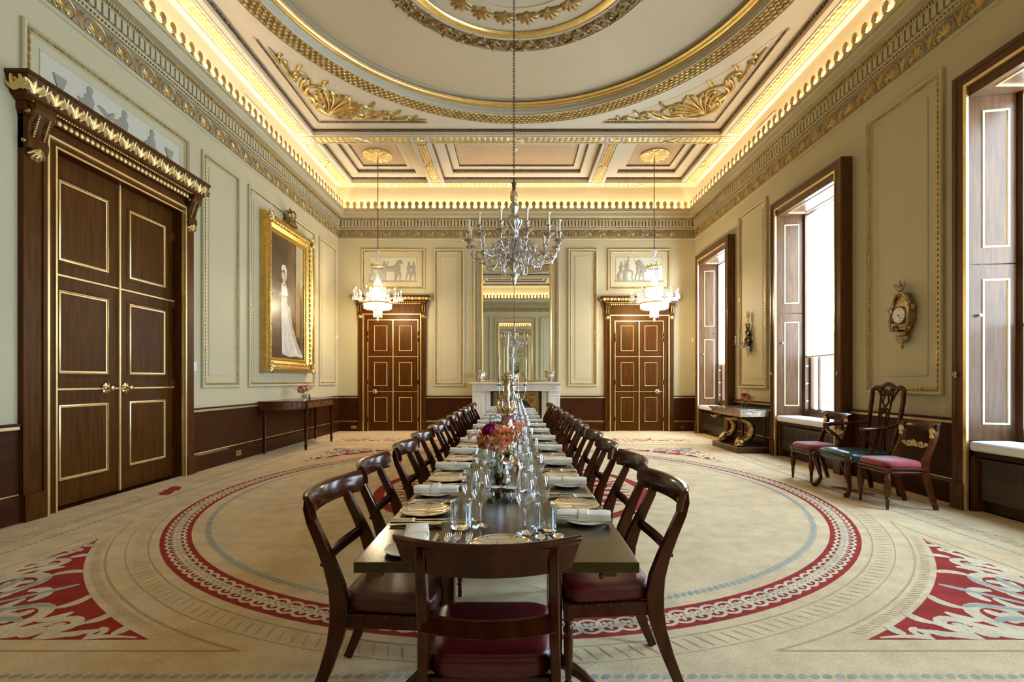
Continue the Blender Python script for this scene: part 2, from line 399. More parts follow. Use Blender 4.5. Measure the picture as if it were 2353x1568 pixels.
# ---------------------------------------------------------------- carpet
M_['carpet'] = mat('cream_carpet', (.87,.64,.36), .95, col2=(.92,.70,.41), scale=1.3, bump=.8, bscale=260, spec=.1, grain=.16)
M_['cpale'] = mat('carpet_pale', (.86,.71,.47), .95, bump=.5, bscale=420, spec=.1, col2=(.80,.65,.42), scale=9, grain=.2)
M_['cred'] = mat('carpet_red', (.43,.050,.036), .95, bump=.5, bscale=420, spec=.1, col2=(.38,.040,.030), scale=6, grain=.2)
M_['cline'] = mat('carpet_ochre_line', (.50,.36,.18), .95, bump=.4, bscale=420, spec=.1, col2=(.58,.44,.24), scale=12)
M_['cblue'] = mat('carpet_blue_green', (.36,.37,.31), .95, bump=.4, bscale=420, spec=.1, col2=(.48,.47,.38), scale=20)
M_['crust'] = mat('carpet_rust', (.52,.33,.18), .95, bump=.4, bscale=420, spec=.1, col2=(.66,.52,.33), scale=14)
KX, KY = -.03, 5.87
mb = MB(); mb.box(XL-.36, XR+.6, YN-.02, YB+.02, -.12, -.0075)
tag(obj('floor', mb, M_['dado'], flat=True), kind='structure')
car = MB(); car.box(XL, XR, YN, YB, -.004, 0)
carpet = tag(obj('carpet', car, M_['carpet'], flat=True), 'cream fitted carpet with a large red guilloche ring under the dining table', 'carpet'); carpet.location = (0,0,-.0034)
mb = MB(); mb.annulus((KX,KY), 3.235, 3.45, .0012, 160)
red = obj('red_ring_band', mb, M_['cred'], carpet, flat=True)
mb = MB()
N = 196
for i in range(N):
    a = 2*pi*i/N; cx, cy = KX+3.343*cos(a), KY+3.343*sin(a)
    mb.annulus((cx,cy), .056, .077, .0022+.0002*(i % 2), 14)
    for k in range(5):
        t = a+2*pi*k/5
        mb.relief([(cx+.006*cos(t),cy+.006*sin(t)),(cx+.024*cos(t),cy+.024*sin(t)),(cx+.043*cos(t),cy+.043*sin(t))], [.006,.014,.008], 0, .0024)
obj('guilloche_rings', mb, M_['cpale'], red, flat=True)
mb = MB()
for r0, r1 in ((3.515,3.525),(3.655,3.662)): mb.annulus((KX,KY), r0, r1, .0011, 160)
for i in range(300):
    a = 2*pi*i/300
    mb.relief([(KX+r*cos(a+d), KY+r*sin(a+d)) for r, d in ((3.54,0),(3.59,.006),(3.64,.012))], [.002,.006,.002], 0, .0012)
obj('pale_leaf_ring', mb, M_['cline'], carpet, flat=True)
mb = MB()
for i in range(380):
    a = 2*pi*i/380; mb.disc((KX+3.115*cos(a), KY+3.115*sin(a)), .019, .0012, 8, ry=.032, rot=a+1.0)
def bl(x0, y0, x1, y1):
    L = sqrt((x1-x0)**2+(y1-y0)**2); n = int(L/.054)
    for i in range(n):
        t = (i+.5)/n; mb.disc((x0+(x1-x0)*t, y0+(y1-y0)*t), .024, .0012, 9, ry=.016, rot=atan2(y1-y0, x1-x0)+.35)
for d in (0,):
    bl(-3.85, 2.127, 3.79, 2.127); bl(3.79, 2.127, 3.79, 9.61); bl(3.79, 9.61, -3.85, 9.61); bl(-3.85, 9.61, -3.85, 2.127)
obj('blue_bead_border', mb, M_['cblue'], carpet, flat=True)
mb = MB(); ml = MB(); mf = MB(); mp = MB()
hx, hy, RR = 3.40, 3.44, 3.885
for sx in (-1, 1):
    for sy in (-1, 1):
        MM = lambda a, b, c, sx=sx, sy=sy: (KX+sx*(hx-a), KY+sy*(hy-b), c)
        t0 = math.acos(hy/RR); t1 = math.asin(hx/RR)
        mp_ = MB(MM)
        arc = [(hx-RR*sin(t0+(t1-t0)*i/24), hy-RR*cos(t0+(t1-t0)*i/24)) for i in range(25)]
        mp_.flat([(0,0)]+arc, .0012)
        pan = obj('corner_panel', mp_, M_['cred'], carpet, flat=True)
        s1 = MB(lambda a, b, c, MM=MM: MM(a*1.0, b*1.0, .0022+c)); spandrel(s1, 0, 1.32)
        for fl in (0, 1):
            for q in ((.95,.10,.0),(.45,.27,.9),(.78,.02,.1),(.2,.03,.2)):
                x, y = (q[0], q[1]) if not fl else (q[1], q[0])
                petal(s1, x, y, q[2] if not fl else pi/2-q[2], .2, .03, 0, .4, None, 8)
        obj('cream_scrollwork', s1, M_['cpale'], pan, flat=True)
        s1 = MB(lambda a, b, c, MM=MM: MM(a*1.42, b*1.42, .0027+c)); fan(s1, 0, .62, None, .02, 7)
        obj('feather_spray', s1, M_['cblue'], pan, flat=True)
        s1 = MB(MM)
        R2 = 3.77; k0 = math.acos(min(1, (hy+.10)/R2)); k1 = math.asin((hx+.10)/R2)
        arc2 = [(hx-R2*sin(k0+(k1-k0)*i/24), hy-R2*cos(k0+(k1-k0)*i/24)) for i in range(25)]
        s1.relief(arc2, .006, 0, .0013); s1.relief([(-.10,-.10), arc2[0]], .006, 0, .0013); s1.relief([(-.10,-.10), arc2[-1]], .006, 0, .0013)
        for i in range(60):
            t = t0+(t1-t0)*i/59; r = 3.80
            s1.relief([(hx-(r)*sin(t), hy-r*cos(t)), (hx-(r+.05)*sin(t+.01), hy-(r+.05)*cos(t+.01))], .003, 0, .0013)
        obj('ochre_outline', s1, M_['cline'], pan, flat=True)
# medallion under the table and end panels
mb = MB(); mb.annulus((KX,KY), 1.50, 1.62, .0012, 72)
for i in range(28):
    a = 2*pi*i/28; c, s = cos(a), sin(a)
    for k in (-1, 1):
        mb.relief([(KX+r*cos(a+k*d), KY+r*sin(a+k*d)) for r, d in ((.7,0),(.95,.05),(1.15,.10),(1.3,.04),(1.42,.08))], [.01,.03,.045,.03,.006], 0, .0013)
for i in range(14):
    a = 2*pi*i/14+.1; mb.disc((KX+.45*cos(a), KY+.45*sin(a)), .08, .0012, 9, ry=.05, rot=a)
obj('red_medallion', mb, M_['cred'], carpet, flat=True)
for yy, sg in ((10.55, 1), (1.2, -1)):
    mb = MB()
    for (x0, x1) in ((-3.75,-2.6),(-2.4,2.35),(2.55,3.7)):
        n = int((x1-x0)/.28)
        for i in range(n):
            x = x0+(x1-x0)*(i+.5)/n
            mb.relief(spiral(x, yy, .13, .03, i*1.3, 1.2, 14), tw(14, .03, .012), 0, .0012)
            petal(mb, x, yy+.16*(1 if i % 2 else -1), i*.9, .2, .03, 0, .4, shift(0,0,.0013), 4)
        mb.frame([(0,.0012),(.02,.0012)], x0-.05, x1+.05, yy-.33, yy+.33)
    obj('end_panel_scrolls', mb, M_['cred'], carpet, flat=True)
mb = MB()
def garland(x0, y0, x1, y1, off):
    L = sqrt((x1-x0)**2+(y1-y0)**2); n = int(L/.085); dx, dy = (x1-x0)/L, (y1-y0)/L; r = random.Random(3)
    for i in range(n):
        t = (i+.5)/n; cx, cy = x0+(x1-x0)*t, y0+(y1-y0)*t
        if abs(t-.5) < .035: continue
        for k in (-1, 0, 1):
            q = (r.random()-.5)*.02; ex, ey = cx-dy*(.045*k+q), cy+dx*(.045*k+q)
            mb.relief([(ex-dx*.05, ey-dy*.05), (ex-dy*.01, ey+dx*.01), (ex+dx*.05, ey+dy*.05)], [.003,.013,.003], 0, .0012)
for X in (-4.07, 4.0): garland(X, 1.9, X, 9.9, 0)
for Y in (1.93, 9.83): garland(-4.07, Y, 4.0, Y, 0)
obj('rust_leaf_border', mb, M_['crust'], carpet, flat=True)
for X in (-4.07, 4.0):
    mb = MB()
    for k in (-1, 1): petal(mb, X, KY-.15, pi/2*k, .24, .07, 0, .5, shift(0,0,.0013)); petal(mb, X, KY-.15, k*.5+(pi if k < 0 else 0), .1, .04, 0, .3, shift(0,0,.0013))
    obj('red_bow', mb, M_['cred'], carpet, flat=True)

# ---------------------------------------------------------------- walls
T = .3
mb = MB(); mb.box(XL-T, XR+T, YB, YB+T, -.1, 7); tag(obj('wall_back', mb, M_['wall'], flat=True), kind='structure')
mb = MB(); mb.box(XL-T, XR+T, YN-T, YN, -.1, 7); tag(obj('wall_near', mb, M_['wall'], flat=True), kind='structure')
DL0, DL1, DLT = 4.755, 6.60, 3.62
mb = MB(); mb.box(XL-T, XL, YN, DL0, -.1, 7); mb.box(XL-T, XL, DL1, YB, -.1, 7); mb.box(XL-T, XL, DL0, DL1, DLT, 7); mb.box(XL-T, XL-.2, DL0, DL1, -.1, DLT)
tag(obj('wall_left', mb, M_['wall'], flat=True), kind='structure')
WIN = [(10.356, 11.916), (6.81, 8.39), (3.275, 4.85), (-.26, 1.315)]
WT = 4.26
mb = MB(); ys = [YB]
e = YB
for a, b in WIN:
    mb.box(XR, XR+.5, b, e, -.1, 7); mb.box(XR, XR+.5, a, b, WT, 7); mb.box(XR+.35, XR+.5, a, b, -.1, .55); e = a
mb.box(XR, XR+.5, YN, e, -.1, 7)
tag(obj('wall_right', mb, M_['wall'], flat=True), kind='structure')

# dado, skirting, chair rail
def dado(M, u0, u1, nm):
    m = MB(M)
    m.box(u0, u1, 0, .90, 0, .012)
    m.box(u0, u1, 0, .22, .012, .045); m.frust((u0,u1,.012,.045),(u0,u1,.012,.025), .22, .245, lambda a,b,c: (a,c,b))
    m.box(u0, u1, .885, .906, 0, .05); m.box(u0, u1, .83, .848, 0, .02)
    o = tag(obj(nm, m, M_['dado'], bev=.003), kind='structure')
    g = MB(M); g.box(u0, u1, .848, .882, .012, .036); g.box(u0, u1, .247, .262, .012, .026)
    obj('gold_line', g, M_['goldl'], o, bev=.004)
    return o
BD = [(-3.954, -2.344), (2.413, 4.031)]
dado(Wb, XL, BD[0][0], 'baseboard_back'); dado(Wb, BD[0][1], -1.09, 'baseboard_back'); dado(Wb, 1.15, BD[1][0], 'baseboard_back'); dado(Wb, BD[1][1], XR, 'baseboard_back')
dado(Wl, YN, 4.42, 'baseboard_left'); dado(Wl, 6.78, YB, 'baseboard_left')
e = YB
for a, b in WIN:
    dado(Wr, b+.14, e, 'baseboard_right') if e-b-.14 > .05 else None; e = a-.14
dado(Wn, XL, XR, 'baseboard_near')

# ---------------------------------------------------------------- wall panels
PN = [0]
def panel(M, u0, u1, v0, v1, inner=.17, bs=.052, br=.011, fig=None, bead=.052):
    PN[0] += 1
    m = MB(M)
    m.frame([(-.012,0),(-.012,.03),(.0,.042),(.018,.042),(.03,.03),(.036,.018),(.068,.018),(.078,.008),(.08,0)], u0, u1, v0, v1)
    m.frame([(inner,0),(inner,.006),(inner+.008,.010)], u0, u1, v0, v1)
    if not fig: m.flat([(u0+inner+.008,v0+inner+.008),(u1-inner-.008,v0+inner+.008),(u1-inner-.008,v1-inner-.008),(u0+inner+.008,v1-inner-.008)], .010)
    o = tag(obj('trim_%d' % PN[0], m, M_['wall']), kind='structure')
    g = MB(M); p = bead
    g.frame([(p-.013,.018),(p-.012,.024),(p+.012,.024),(p+.013,.018)], u0, u1, v0, v1)
    bead_rect(g, u0+p, u1-p, v0+p, v1-p, bs, (bs*.36, br, .014), .026)
    obj('gilt_beading', g, M_['gold'], o)
    if fig:
        b = MB(M); b.flat([(u0+inner+.008,v0+inner+.008),(u1-inner-.008,v0+inner+.008),(u1-inner-.008,v1-inner-.008),(u0+inner+.008,v1-inner-.008)], .008)
        obj('relief_ground', b, M_['relbg'], o, flat=True)
        f = MB(lambda a, b_, c: M(a, b_, c+.010)); fig(f); obj('relief_figures', f, M_['relief'], o)
    return o
PV0, PV1 = 1.165, 4.69
def figs_bl(f):
    f.box(-3.75, -2.52, 3.845, 3.885, 0, .008)
    horse(f, -3.17, 3.885, .53, 1); figure(f, -3.36, 3.885, .50, (.7,.5)); figure(f, -2.98, 3.885, .46, (-.8,.3)); figure(f, -2.72, 3.885, .48); figure(f, -2.60, 3.885, .48, (.3,-.2)); figure(f, -3.66, 3.885, .45)
def figs_br(f):
    f.box(2.6, 3.85, 3.845, 3.885, 0, .008)
    figure(f, 2.76, 3.885, .48, sit=True); figure(f, 2.92, 3.885, .52, (.2,.9), sit=True); horse(f, 3.42, 3.885, .52, -1); figure(f, 3.2, 3.885, .47, (-.6,.8)); figure(f, 3.66, 3.885, .5)
    f.box(2.845, 2.855, 4.1, 4.42, 0, .008)
for M in (Wb, Wn):
    panel(M, -2.07, -1.305, PV0, PV1); panel(M, 1.395, 2.13, PV0, PV1)
    panel(M, -3.94, -2.32, 3.645, PV1, .20, fig=figs_bl if M is Wb else None)
    panel(M, 2.42, 4.02, 3.645, PV1, .20, fig=figs_br if M is Wb else None)
def figs_l(f):
    b = 3.55
    for u, ar, si in ((5.14,(-.5,.0),False),(5.60,(-.9,.05),True),(6.03,(.6,-.1),False)): figure(f, u, b+.22, .68, ar, .05, False)
    petal(f, 5.40, 4.24, 2.3, .14, .03, .012, .4); petal(f, 5.40, 4.24, .4, .12, .03, .012, .4)
    for u in (4.83, 6.36):
        b = 3.72; f.prism([(u-.05,b+.3),(u+.05,b+.3),(u+.035,b+.4),(u+.03,b+.5),(u+.075,b+.62),(u-.075,b+.62),(u-.03,b+.5),(u-.035,b+.4)], 0, .01)
        f.ell((u,b+.3,0),(.09,.05,.012),8,4)
panel(Wl, 4.46, 6.74, 3.76, 4.65, .17, fig=figs_l, bs=.075, br=.014)
panel(Wl, 7.03, 7.97, 1.20, 4.65, .17); panel(Wl, 8.26, 10.98, 1.20, 4.65, .17); panel(Wl, 11.25, 12.26, 1.20, 4.65, .17)
panel(Wl, -.4, 3.9, 1.20, 4.65, .17)
panel(Wr, 8.90, 10.0, 1.16, 4.69, .17); panel(Wr, 5.25, 6.38, 1.15, 4.69, .20, bs=.06, br=.013); panel(Wr, 1.7, 2.9, 1.15, 4.69, .17)

# ---------------------------------------------------------------- entablature
prof = [(0,4.935),(.022,4.945),(.022,4.972),(.012,4.982),(.012,5.20),(.035,5.205),(.055,5.25),(.06,5.272),(.008,5.275),(.008,5.405),(.095,5.408),(.11,5.44),(.118,5.468),(.20,5.474),(.212,5.49),(.206,5.53),(.214,5.575),(.232,5.595),(.24,5.60),(.24,5.662),(.205,5.662),(.205,5.60),(.0,5.60)]
mb = MB()
secs = [[(XL+p, YN+p, z), (XR-p, YN+p, z), (XR-p, YB-p, z), (XL+p, YB-p, z)] for p, z in prof]
mb.loft(secs, True, False)
corn = tag(obj('trim_20', mb, M_['wall'], ang=25), kind='structure')
mb = MB()
secs = [[(XL+p, YN+p, z), (XR-p, YN+p, z), (XR-p, YB-p, z), (XL+p, YB-p, z)] for p, z in ((.0135,4.99),(.0135,5.195))]
mb.loft(secs, True, False); obj('frieze_ground', mb, M_['taupe'], corn, flat=True)
fr = MB(); de = MB(); eg = MB(); gl = MB(); cr = MB()
for M, u0, u1 in ((Wb, XL, XR), (Wn, XL, XR), (Wl, YN, YB), (Wr, YN, YB)):
    L = u1-u0; n = round(L/.372); near = True
    for i in range(n+1):
        u = u0+L*i/n; sh = lambda a, b, c, u=u, M=M: M(u+a, 5.0+b, .014+c)
        if i < n:
            sp = lambda a, b, c, u=u+L/n/2, M=M: M(u+a, 5.0+b, .014+c)
            arch = [(.128*cos(t), .082+.10*sin(t)) for t in [-.9+(pi+1.8)*k/14 for k in range(15)]]
            fr.relief([(x, y) for x, y in arch], .009, .014, 0, sp)
            palmette(fr, 0, .05, .115, 7, .03, sp, 1.5)
            for s in (-1, 1): fr.relief([(s*x, y) for x, y in spiral(.045, .022, .026, .008, pi, -1.1, 8)], tw(8, .008, .005), .012, 0, sp)
        if 0 < i < n:
            for s in (-1, 1):
                fr.relief([(s*x, y) for x, y in bez((.0,.0),(.006,.08),(.012,.13),(.052,.185),6)], [.006,.010,.014,.018,.016,.010,.005], .016, 0, sh)
                fr.relief([(s*x, y) for x, y in bez((.004,.02),(.03,-.01),(.07,.0),(.085,.03),6)], .006, .012, 0, sh)
            fr.relief([(0,.03),(0,.1),(0,.17)], [.006,.012,.004], .016, 0, sh)
    a, b = u0+.1, u1-.1
    n = round((b-a)/.086)
    for i in range(n):
        u = a+(b-a)*(i+.5)/n; de.box(u-.029, u+.029, 5.276, 5.404, .0, .092, M)
    beads(eg, u0+.05, u1-.05, .047, (.019,.017,.012), (5.238,.05), M, 6, 4)
    beads(eg, u0+.05, u1-.05, .024, (.009,.007,.008), (5.208,.036), M, 5, 3)
    beads(gl, u0+.11, u1-.11, .036, (.015,.034,.020), (5.440,.106), M, 6, 4)
    beads(gl, u0+.235, u1-.235, .030, (.011,.011,.012), (5.606,.24), M, 5, 4)
    # cresting: wavy base + palmettes
    a, b = u0+.235, u1-.235; n = round((b-a)/.176)
    for i in range(n):
        u = a+(b-a)*(i+.5)/n; d = (b-a)/n/2
        out = [(-d,5.655),(-d,5.672),(-d*.6,5.678),(-.034,5.700),(-.018,5.712)]
        hd = []
        for k in range(13):
            t = -2.1+4.2*k/12; rr = .056 if k % 2 else .049
            hd.append((rr*sin(t)*.95, 5.780+rr*1.35*cos(t)))
        pl = out+hd+[(-x, y) for x, y in out[::-1]]
        cr.prism([(u+x, y) for x, y in pl], .205, .222, M)
        for s in (1,): palmette(cr, 0, 0, .062, 5, .02, lambda p, q, r, u=u, M=M: M(u+p, 5.735+q, .222+r), 1.7)
obj('palmette_frieze', fr, M_['gold'], corn); obj('dentils', de, M_['wall'], corn, flat=True); obj('egg_moulding', eg, M_['golda'], corn)
obj('gilt_leaf_mouldings', gl, M_['gold'], corn); obj('palmette_cresting', cr, M_['gold'], corn)

# ---------------------------------------------------------------- ceiling
mb = MB(); zt = 6.95
def slab(x0, x1, y0, y1): mb.box(x0, x1, y0, y1, ZC, ZC+.002)
SQ = (-4.10, 4.20, 1.76, 9.84)
rows = []
for ya, yb in ((10.20, 12.17), (-.57, 1.40)):
    slab(XL, -4.10, ya, yb); slab(-2.17, -1.77, ya, yb); slab(1.87, 2.27, ya, yb); slab(4.20, XR, ya, yb)
slab(XL, XR, 12.17, YB); slab(XL, XR, 9.84, 10.20); slab(XL, XR, 1.40, 1.76); slab(XL, XR, YN, -.57)
slab(XL, SQ[0], 1.76, 9.84); slab(SQ[1], XR, 1.76, 9.84)
mb.box(XL-T, XR+T, YN-T, YB+T, 6.95, 7.05)
ceiling = tag(obj('ceiling', mb, M_['ceil'], flat=True), kind='structure')
# coffers
peach = MB(); bd = MB(); cof = MB()
def coffer(x0, x1, y0, y1, pat=None):
    cof.frame([(0,0),(0,-.117),(.25,-.117),(.25,-.2),(.43,-.2),(.43,-.24)], x0, x1, y0, y1, Cc)
    p = .43; peach.flat([(x0+p,y0+p),(x1-p,y0+p),(x1-p,y1-p),(x0+p,y1-p)], -.24, Cc)
    for q, w, r in ((.014,-.092,.025),(.264,-.178,.022),(.438,-.226,.013)):
        bead_rect(bd, x0+q, x1-q, y0+q, y1-q, r*2.3, (r, r*.6, r*.9), w, Cc, 5, 4)
        bd.frame([(q-.012,w+r),(q-.002,w+r),(q-.002,w-r),(q-.012,w-r)], x0, x1, y0, y1, Cc)
    p = .47
    for k in range(3): cof.frame([(p+.05+k*.02,-.2395),(p+.053+k*.02,-.2395)], x0, x1, y0, y1, Cc)
for ya, yb in ((10.20, 12.17), (-.57, 1.40)):
    for xa, xb in ((-4.10,-2.17), (-1.77,1.87), (2.27,4.20)): coffer(xa, xb, ya, yb)
obj('coffers', cof, M_['ceil'], ceiling, flat=True); obj('peach_panels', peach, M_['peach'], ceiling, flat=True)
# main square with the round dome
DX, DY, RD = .02, MYC, 3.50
m = MB(); n = 128; v = []; f = []
zl = ZC+.115
for i in range(n):
    a = 2*pi*(i+.5)/n; c, s = cos(a), sin(a)
    x1, x0, y1, y0 = SQ[1]-DX, SQ[0]-DX, SQ[3]-DY, SQ[2]-DY
    t = min((x1/c if c > 0 else x0/c), (y1/s if s > 0 else y0/s))
    v += [(DX+RD*c, DY+RD*s, zl), (DX+t*c, DY+t*s, zl)]
for i in range(n): f.append((2*i, 2*i+1, (2*i+3) % (2*n), (2*i+2) % (2*n)))
m.add(v, f)
m.add([(x, y, zl+.0005) for x, y in ((SQ[0],SQ[2]),(SQ[0]+.4,SQ[2]),(SQ[0],SQ[2]+.4),(SQ[1],SQ[2]),(SQ[1]-.4,SQ[2]),(SQ[1],SQ[2]+.4),(SQ[0],SQ[3]),(SQ[0]+.4,SQ[3]),(SQ[0],SQ[3]-.4),(SQ[1],SQ[3]),(SQ[1]-.4,SQ[3]),(SQ[1],SQ[3]-.4))], [(0,1,2),(3,4,5),(6,7,8),(9,10,11)])
m.frame([(0,0),(0,-.115)], SQ[0], SQ[1], SQ[2], SQ[3], Cc)
bead_rect(bd, SQ[0]+.012, SQ[1]-.012, SQ[2]+.012, SQ[3]-.012, .055, (.026,.017,.026), -.090, Cc, 5, 4)
bd.frame([(.0,-.07),(.012,-.07),(.012,-.115),(.0,-.115)], SQ[0], SQ[1], SQ[2], SQ[3], Cc)
m.lathe([(3.50,0),(3.50,.03),(3.485,.035),(3.485,.10),(3.47,.11),(3.44,.12),(3.40,.125)], 128, (DX,DY,zl))
m.lathe([(3.84,0),(3.84,-.012),(3.80,-.014),(3.80,-.004),(3.51,-.004),(3.51,-.014),(3.495,-.012),(3.495,0)], 128, (DX,DY,zl))
obj('ceiling_square', m, M_['ceil'], ceiling, ang=20)
g = MB(); tor = [(3.44+.065*cos(t), .15+.05*sin(t)) for t in [2*pi*k/12 for k in range(13)]]
g.lathe(tor, 160, (DX,DY,zl)); g.lathe([(3.40,.13),(3.365,.14),(3.36,.16)], 160, (DX,DY,zl))
g.lathe([(1.68,.205),(1.67,.185),(1.63,.178),(1.62,.165),(1.58,.165),(1.57,.19),(1.56,.2)], 120, (DX,DY,zl))
obj('gold_ring_moulding', g, M_['goldb'], ceiling)
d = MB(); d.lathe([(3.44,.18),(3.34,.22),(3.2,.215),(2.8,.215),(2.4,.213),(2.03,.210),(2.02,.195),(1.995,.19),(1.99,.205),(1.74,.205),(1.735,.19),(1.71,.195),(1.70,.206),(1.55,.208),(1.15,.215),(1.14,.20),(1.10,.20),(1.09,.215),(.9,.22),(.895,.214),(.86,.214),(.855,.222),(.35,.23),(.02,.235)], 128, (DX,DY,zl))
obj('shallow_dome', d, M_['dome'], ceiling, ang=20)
g = MB(); g.lathe([(3.515,-.0045),(3.795,-.0045)], 128, (DX,DY,zl)); g.lathe([(1.745,.2035),(1.985,.2035)], 96, (DX,DY,zl)); obj('scroll_ground', g, M_['scaleg'], ceiling, flat=True)
sc_ = MB(); N = 232
for j in range(4):
    for i in range(N):
        a = 2*pi*(i+.5*(j % 2))/N; R = 3.55+.068*j
        ca, sa = cos(a), sin(a)
        MM = lambda p, q, r, ca=ca, sa=sa, R=R: (DX+(R+q)*ca-p*sa, DY+(R+q)*sa+p*ca, zl-.004-r)
        sc_.ell((0,0,.004), (.033,.026,.016), 8, 4, MM)
        sc_.relief([(.044*sin(t), -.034*cos(t)) for t in (-1.4,-.7,0,.7,1.4)], .008, .014, .004, MM)
obj('scale_pattern_ring', sc_, M_['gold'], ceiling)
s = MB(); N = 30
for i in range(N):
    a = 2*pi*(i+.5)/N; ca, sa = cos(a), sin(a)
    MM = lambda p, q, r, ca=ca, sa=sa: (DX+(1.865+q)*ca-p*sa, DY+(1.865+q)*sa+p*ca, zl+.203-r)
    fl = 1 if i % 2 else -1
    F = lambda p, q, r, fl=fl, MM=MM: MM(p, q*fl, r)
    s.relief(spiral(0,0,.095,.02,2.4,-1.5,20), tw(20,.016,.009), .03, 0, F)
    s.relief(bez((-.2,-.10),(-.15,.02),(-.1,.09),(-.05,.085),8), tw(8,.012,.018), .03, 0, F)
    for (x, y, t, L) in ((-.13,.05,1.8,.08),(-.11,-.02,3.4,.09),(.09,.06,.6,.09),(.1,-.05,-.7,.09),(-.05,-.09,-2.2,.07),(.15,.0,.1,.06)): petal(s, x, y, t, L, .020, .025, .5, F, 4)
    s.ell((0,0,.01), (.035,.035,.03), 8, 4, F)
obj('scroll_ring', s, M_['golda'], ceiling)
s = MB(); N = 24
for i in range(N):
    a = 2*pi*(i+.5)/N; ca, sa = cos(a), sin(a)
    MM = lambda p, q, r, ca=ca, sa=sa: (DX+(1.20+q)*ca-p*sa, DY+(1.20+q)*sa+p*ca, zl+.215-r)
    palmette(s, 0, 0, .235, 7, .035, MM, 1.0)
obj('palmette_ring', s, M_['golda'], ceiling)
# spandrels
sp = MB(); sl = MB()
for sx in (-1, 1):
    for sy in (-1, 1):
        cxn, cyn = (-3.84 if sx < 0 else 3.94), (9.52 if sy > 0 else 2.08)
        hx2, hy2 = abs(cxn-DX), abs(cyn-DY)
        MM = lambda a, b, c, sx=sx, sy=sy, cxn=cxn, cyn=cyn: (cxn-sx*a, cyn-sy*b, zl-c)
        spandrel(sp, .045, .85, lambda a, b, c, MM=MM: MM(.05+a*1.36, .05+b*1.36, c)); fan(sp, .05, 1.0, lambda a, b, c, MM=MM: MM(.05+a*1.42, .05+b*1.42, c))
        R3 = 4.10; t0 = math.acos(min(1, hy2/R3)); t1 = math.asin(min(1, hx2/R3))
        arc = [(hx2-R3*sin(t0+(t1-t0)*i/30), hy2-R3*cos(t0+(t1-t0)*i/30)) for i in range(31)]
        sl.relief(arc, .006, .006, 0, MM)
        ax, ay = arc[0][0], arc[-1][1]
        for a0, a1, fl in ((0, ax, 0), (0, ay, 1)):
            G = (lambda a, b, c, MM=MM: MM(b, a, c)) if fl else MM
            sl.box(a0-.03, a1, -.055, -.03, 0, .03, G); sl.box(a0+.05, a1-.3, .03, .036, 0, .008, G)
            beads(bd, a0, a1-.05, .045, (.019,.012,.016), (-.012,.012), G, 5, 4)
obj('spandrel_scrollwork', sp, M_['gold'], ceiling); obj('spandrel_lines', sl, M_['ceil'], ceiling, flat=True)
obj('dark_gilt_beading', bd, M_['darkbead'], ceiling)
# leaf bands
lb = MB(); rb = MB()
def band(x0, x1, y, hw=.10, vert=False):
    G = (lambda a, b, c: Cc(y+b, a, c)) if vert else (lambda a, b, c: Cc(a, y+b, c))
    L = x1-x0; n = max(2, int(L/.115)); mid = (x0+x1)/2
    rb.box(x0, x1, -hw-.035, -hw-.015, 0, .02, G); rb.box(x0, x1, hw+.015, hw+.035, 0, .02, G)
    for i in range(n):
        t = x0+.03+(L-.06)*(i+.5)/n
        if abs(t-mid) < .14: continue
        dr = 1 if t < mid else -1
        for k in (-1, 0, 1):
            p = [(t-dr*.055, k*hw*.62), (t-dr*.01, k*hw*.70), (t+dr*.035, k*hw*.60), (t+dr*.068, k*hw*.5)]
            lb.relief(p, [.016,.034,.028,.006], .028, 0, G)
    for s_ in (-1, 1):
        lb.relief([(mid-.15, -s_*hw*1.05), (mid, 0), (mid+.15, s_*hw*1.05)], [.026,.018,.026], .034, 0, G)
def rosette(x, y, rx=.13, ry=.095):
    rb.frame([(0,0),(0,.02),(.02,.02),(.02,0)], x-.18, x+.18, y-.14, y+.14, Cc)
    for k in range(10):
        a = 2*pi*k/10; G = lambda p, q, r: Cc(x+p, y+q*ry/rx, r)
        petal(lb, 0, 0, a, rx*.95, .035, .028, .1, G, 4)
    lb.ell((0,0,0), (.04,.03,.04), 8, 4, lambda p, q, r: Cc(x+p, y+q, r))
CX_ = (-4.32, -1.97, 2.07, 4.43)
for Y in (12.31, 10.02, 1.58, -.71):
    for x in CX_: rosette(x, Y)
    band(-4.12, -2.17, Y); band(-1.77, 1.87, Y); band(2.27, 4.23, Y)
for ya, yb in ((10.20, 12.14), (-.55, 1.40)):
    for x in CX_: band(ya, yb, x, .09, True)
for x in (CX_[0], CX_[3]): band(1.78, 9.82, x, .10, True)
obj('gilt_leaf_bands', lb, M_['goldp'], ceiling); obj('band_fillets', rb, M_['ceil'], ceiling, flat=True)
for x, y in ((-3.17, 11.2), (3.25, 11.2)):
    g = MB()
    prof_ = [(.02,0),(.32,0),(.33,.03),(.29,.055),(.1,.05),(.02,.055)]
    g.lathe(prof_, 32, (0,0,0), M=lambda a, b, c: (x+a, y+b, 6.54-c))
    for k in range(12):
        G = lambda p, q, r, k=k: (x+p, y+q, 6.49-r)
        petal(g, .1*cos(k*pi/6), .1*sin(k*pi/6), k*pi/6, .22, .055, .02, 0, G, 4)
        petal(g, 0, 0, k*pi/6+.26, .12, .03, .02, 0, G, 4)
    obj('chandelier_patera', g, M_['goldp'], ceiling)
# fresh air grilles in the cove
gv = MB()
for M, us in ((Wl, (5.5, 8.5, 11.3)), (Wr, (5.8, 9.0))):
    for u in us:
        gv.frame([(0,0),(0,.012),(.015,.012),(.015,.004)], u-.35, u+.35, 5.86, 6.12, M)
        for k in range(16): gv.box(u-.33, u+.33, 5.88+k*.0145, 5.884+k*.0145, 0, .006, M)
obj('cove_grilles', gv, M_['ceil'], corn, flat=True)
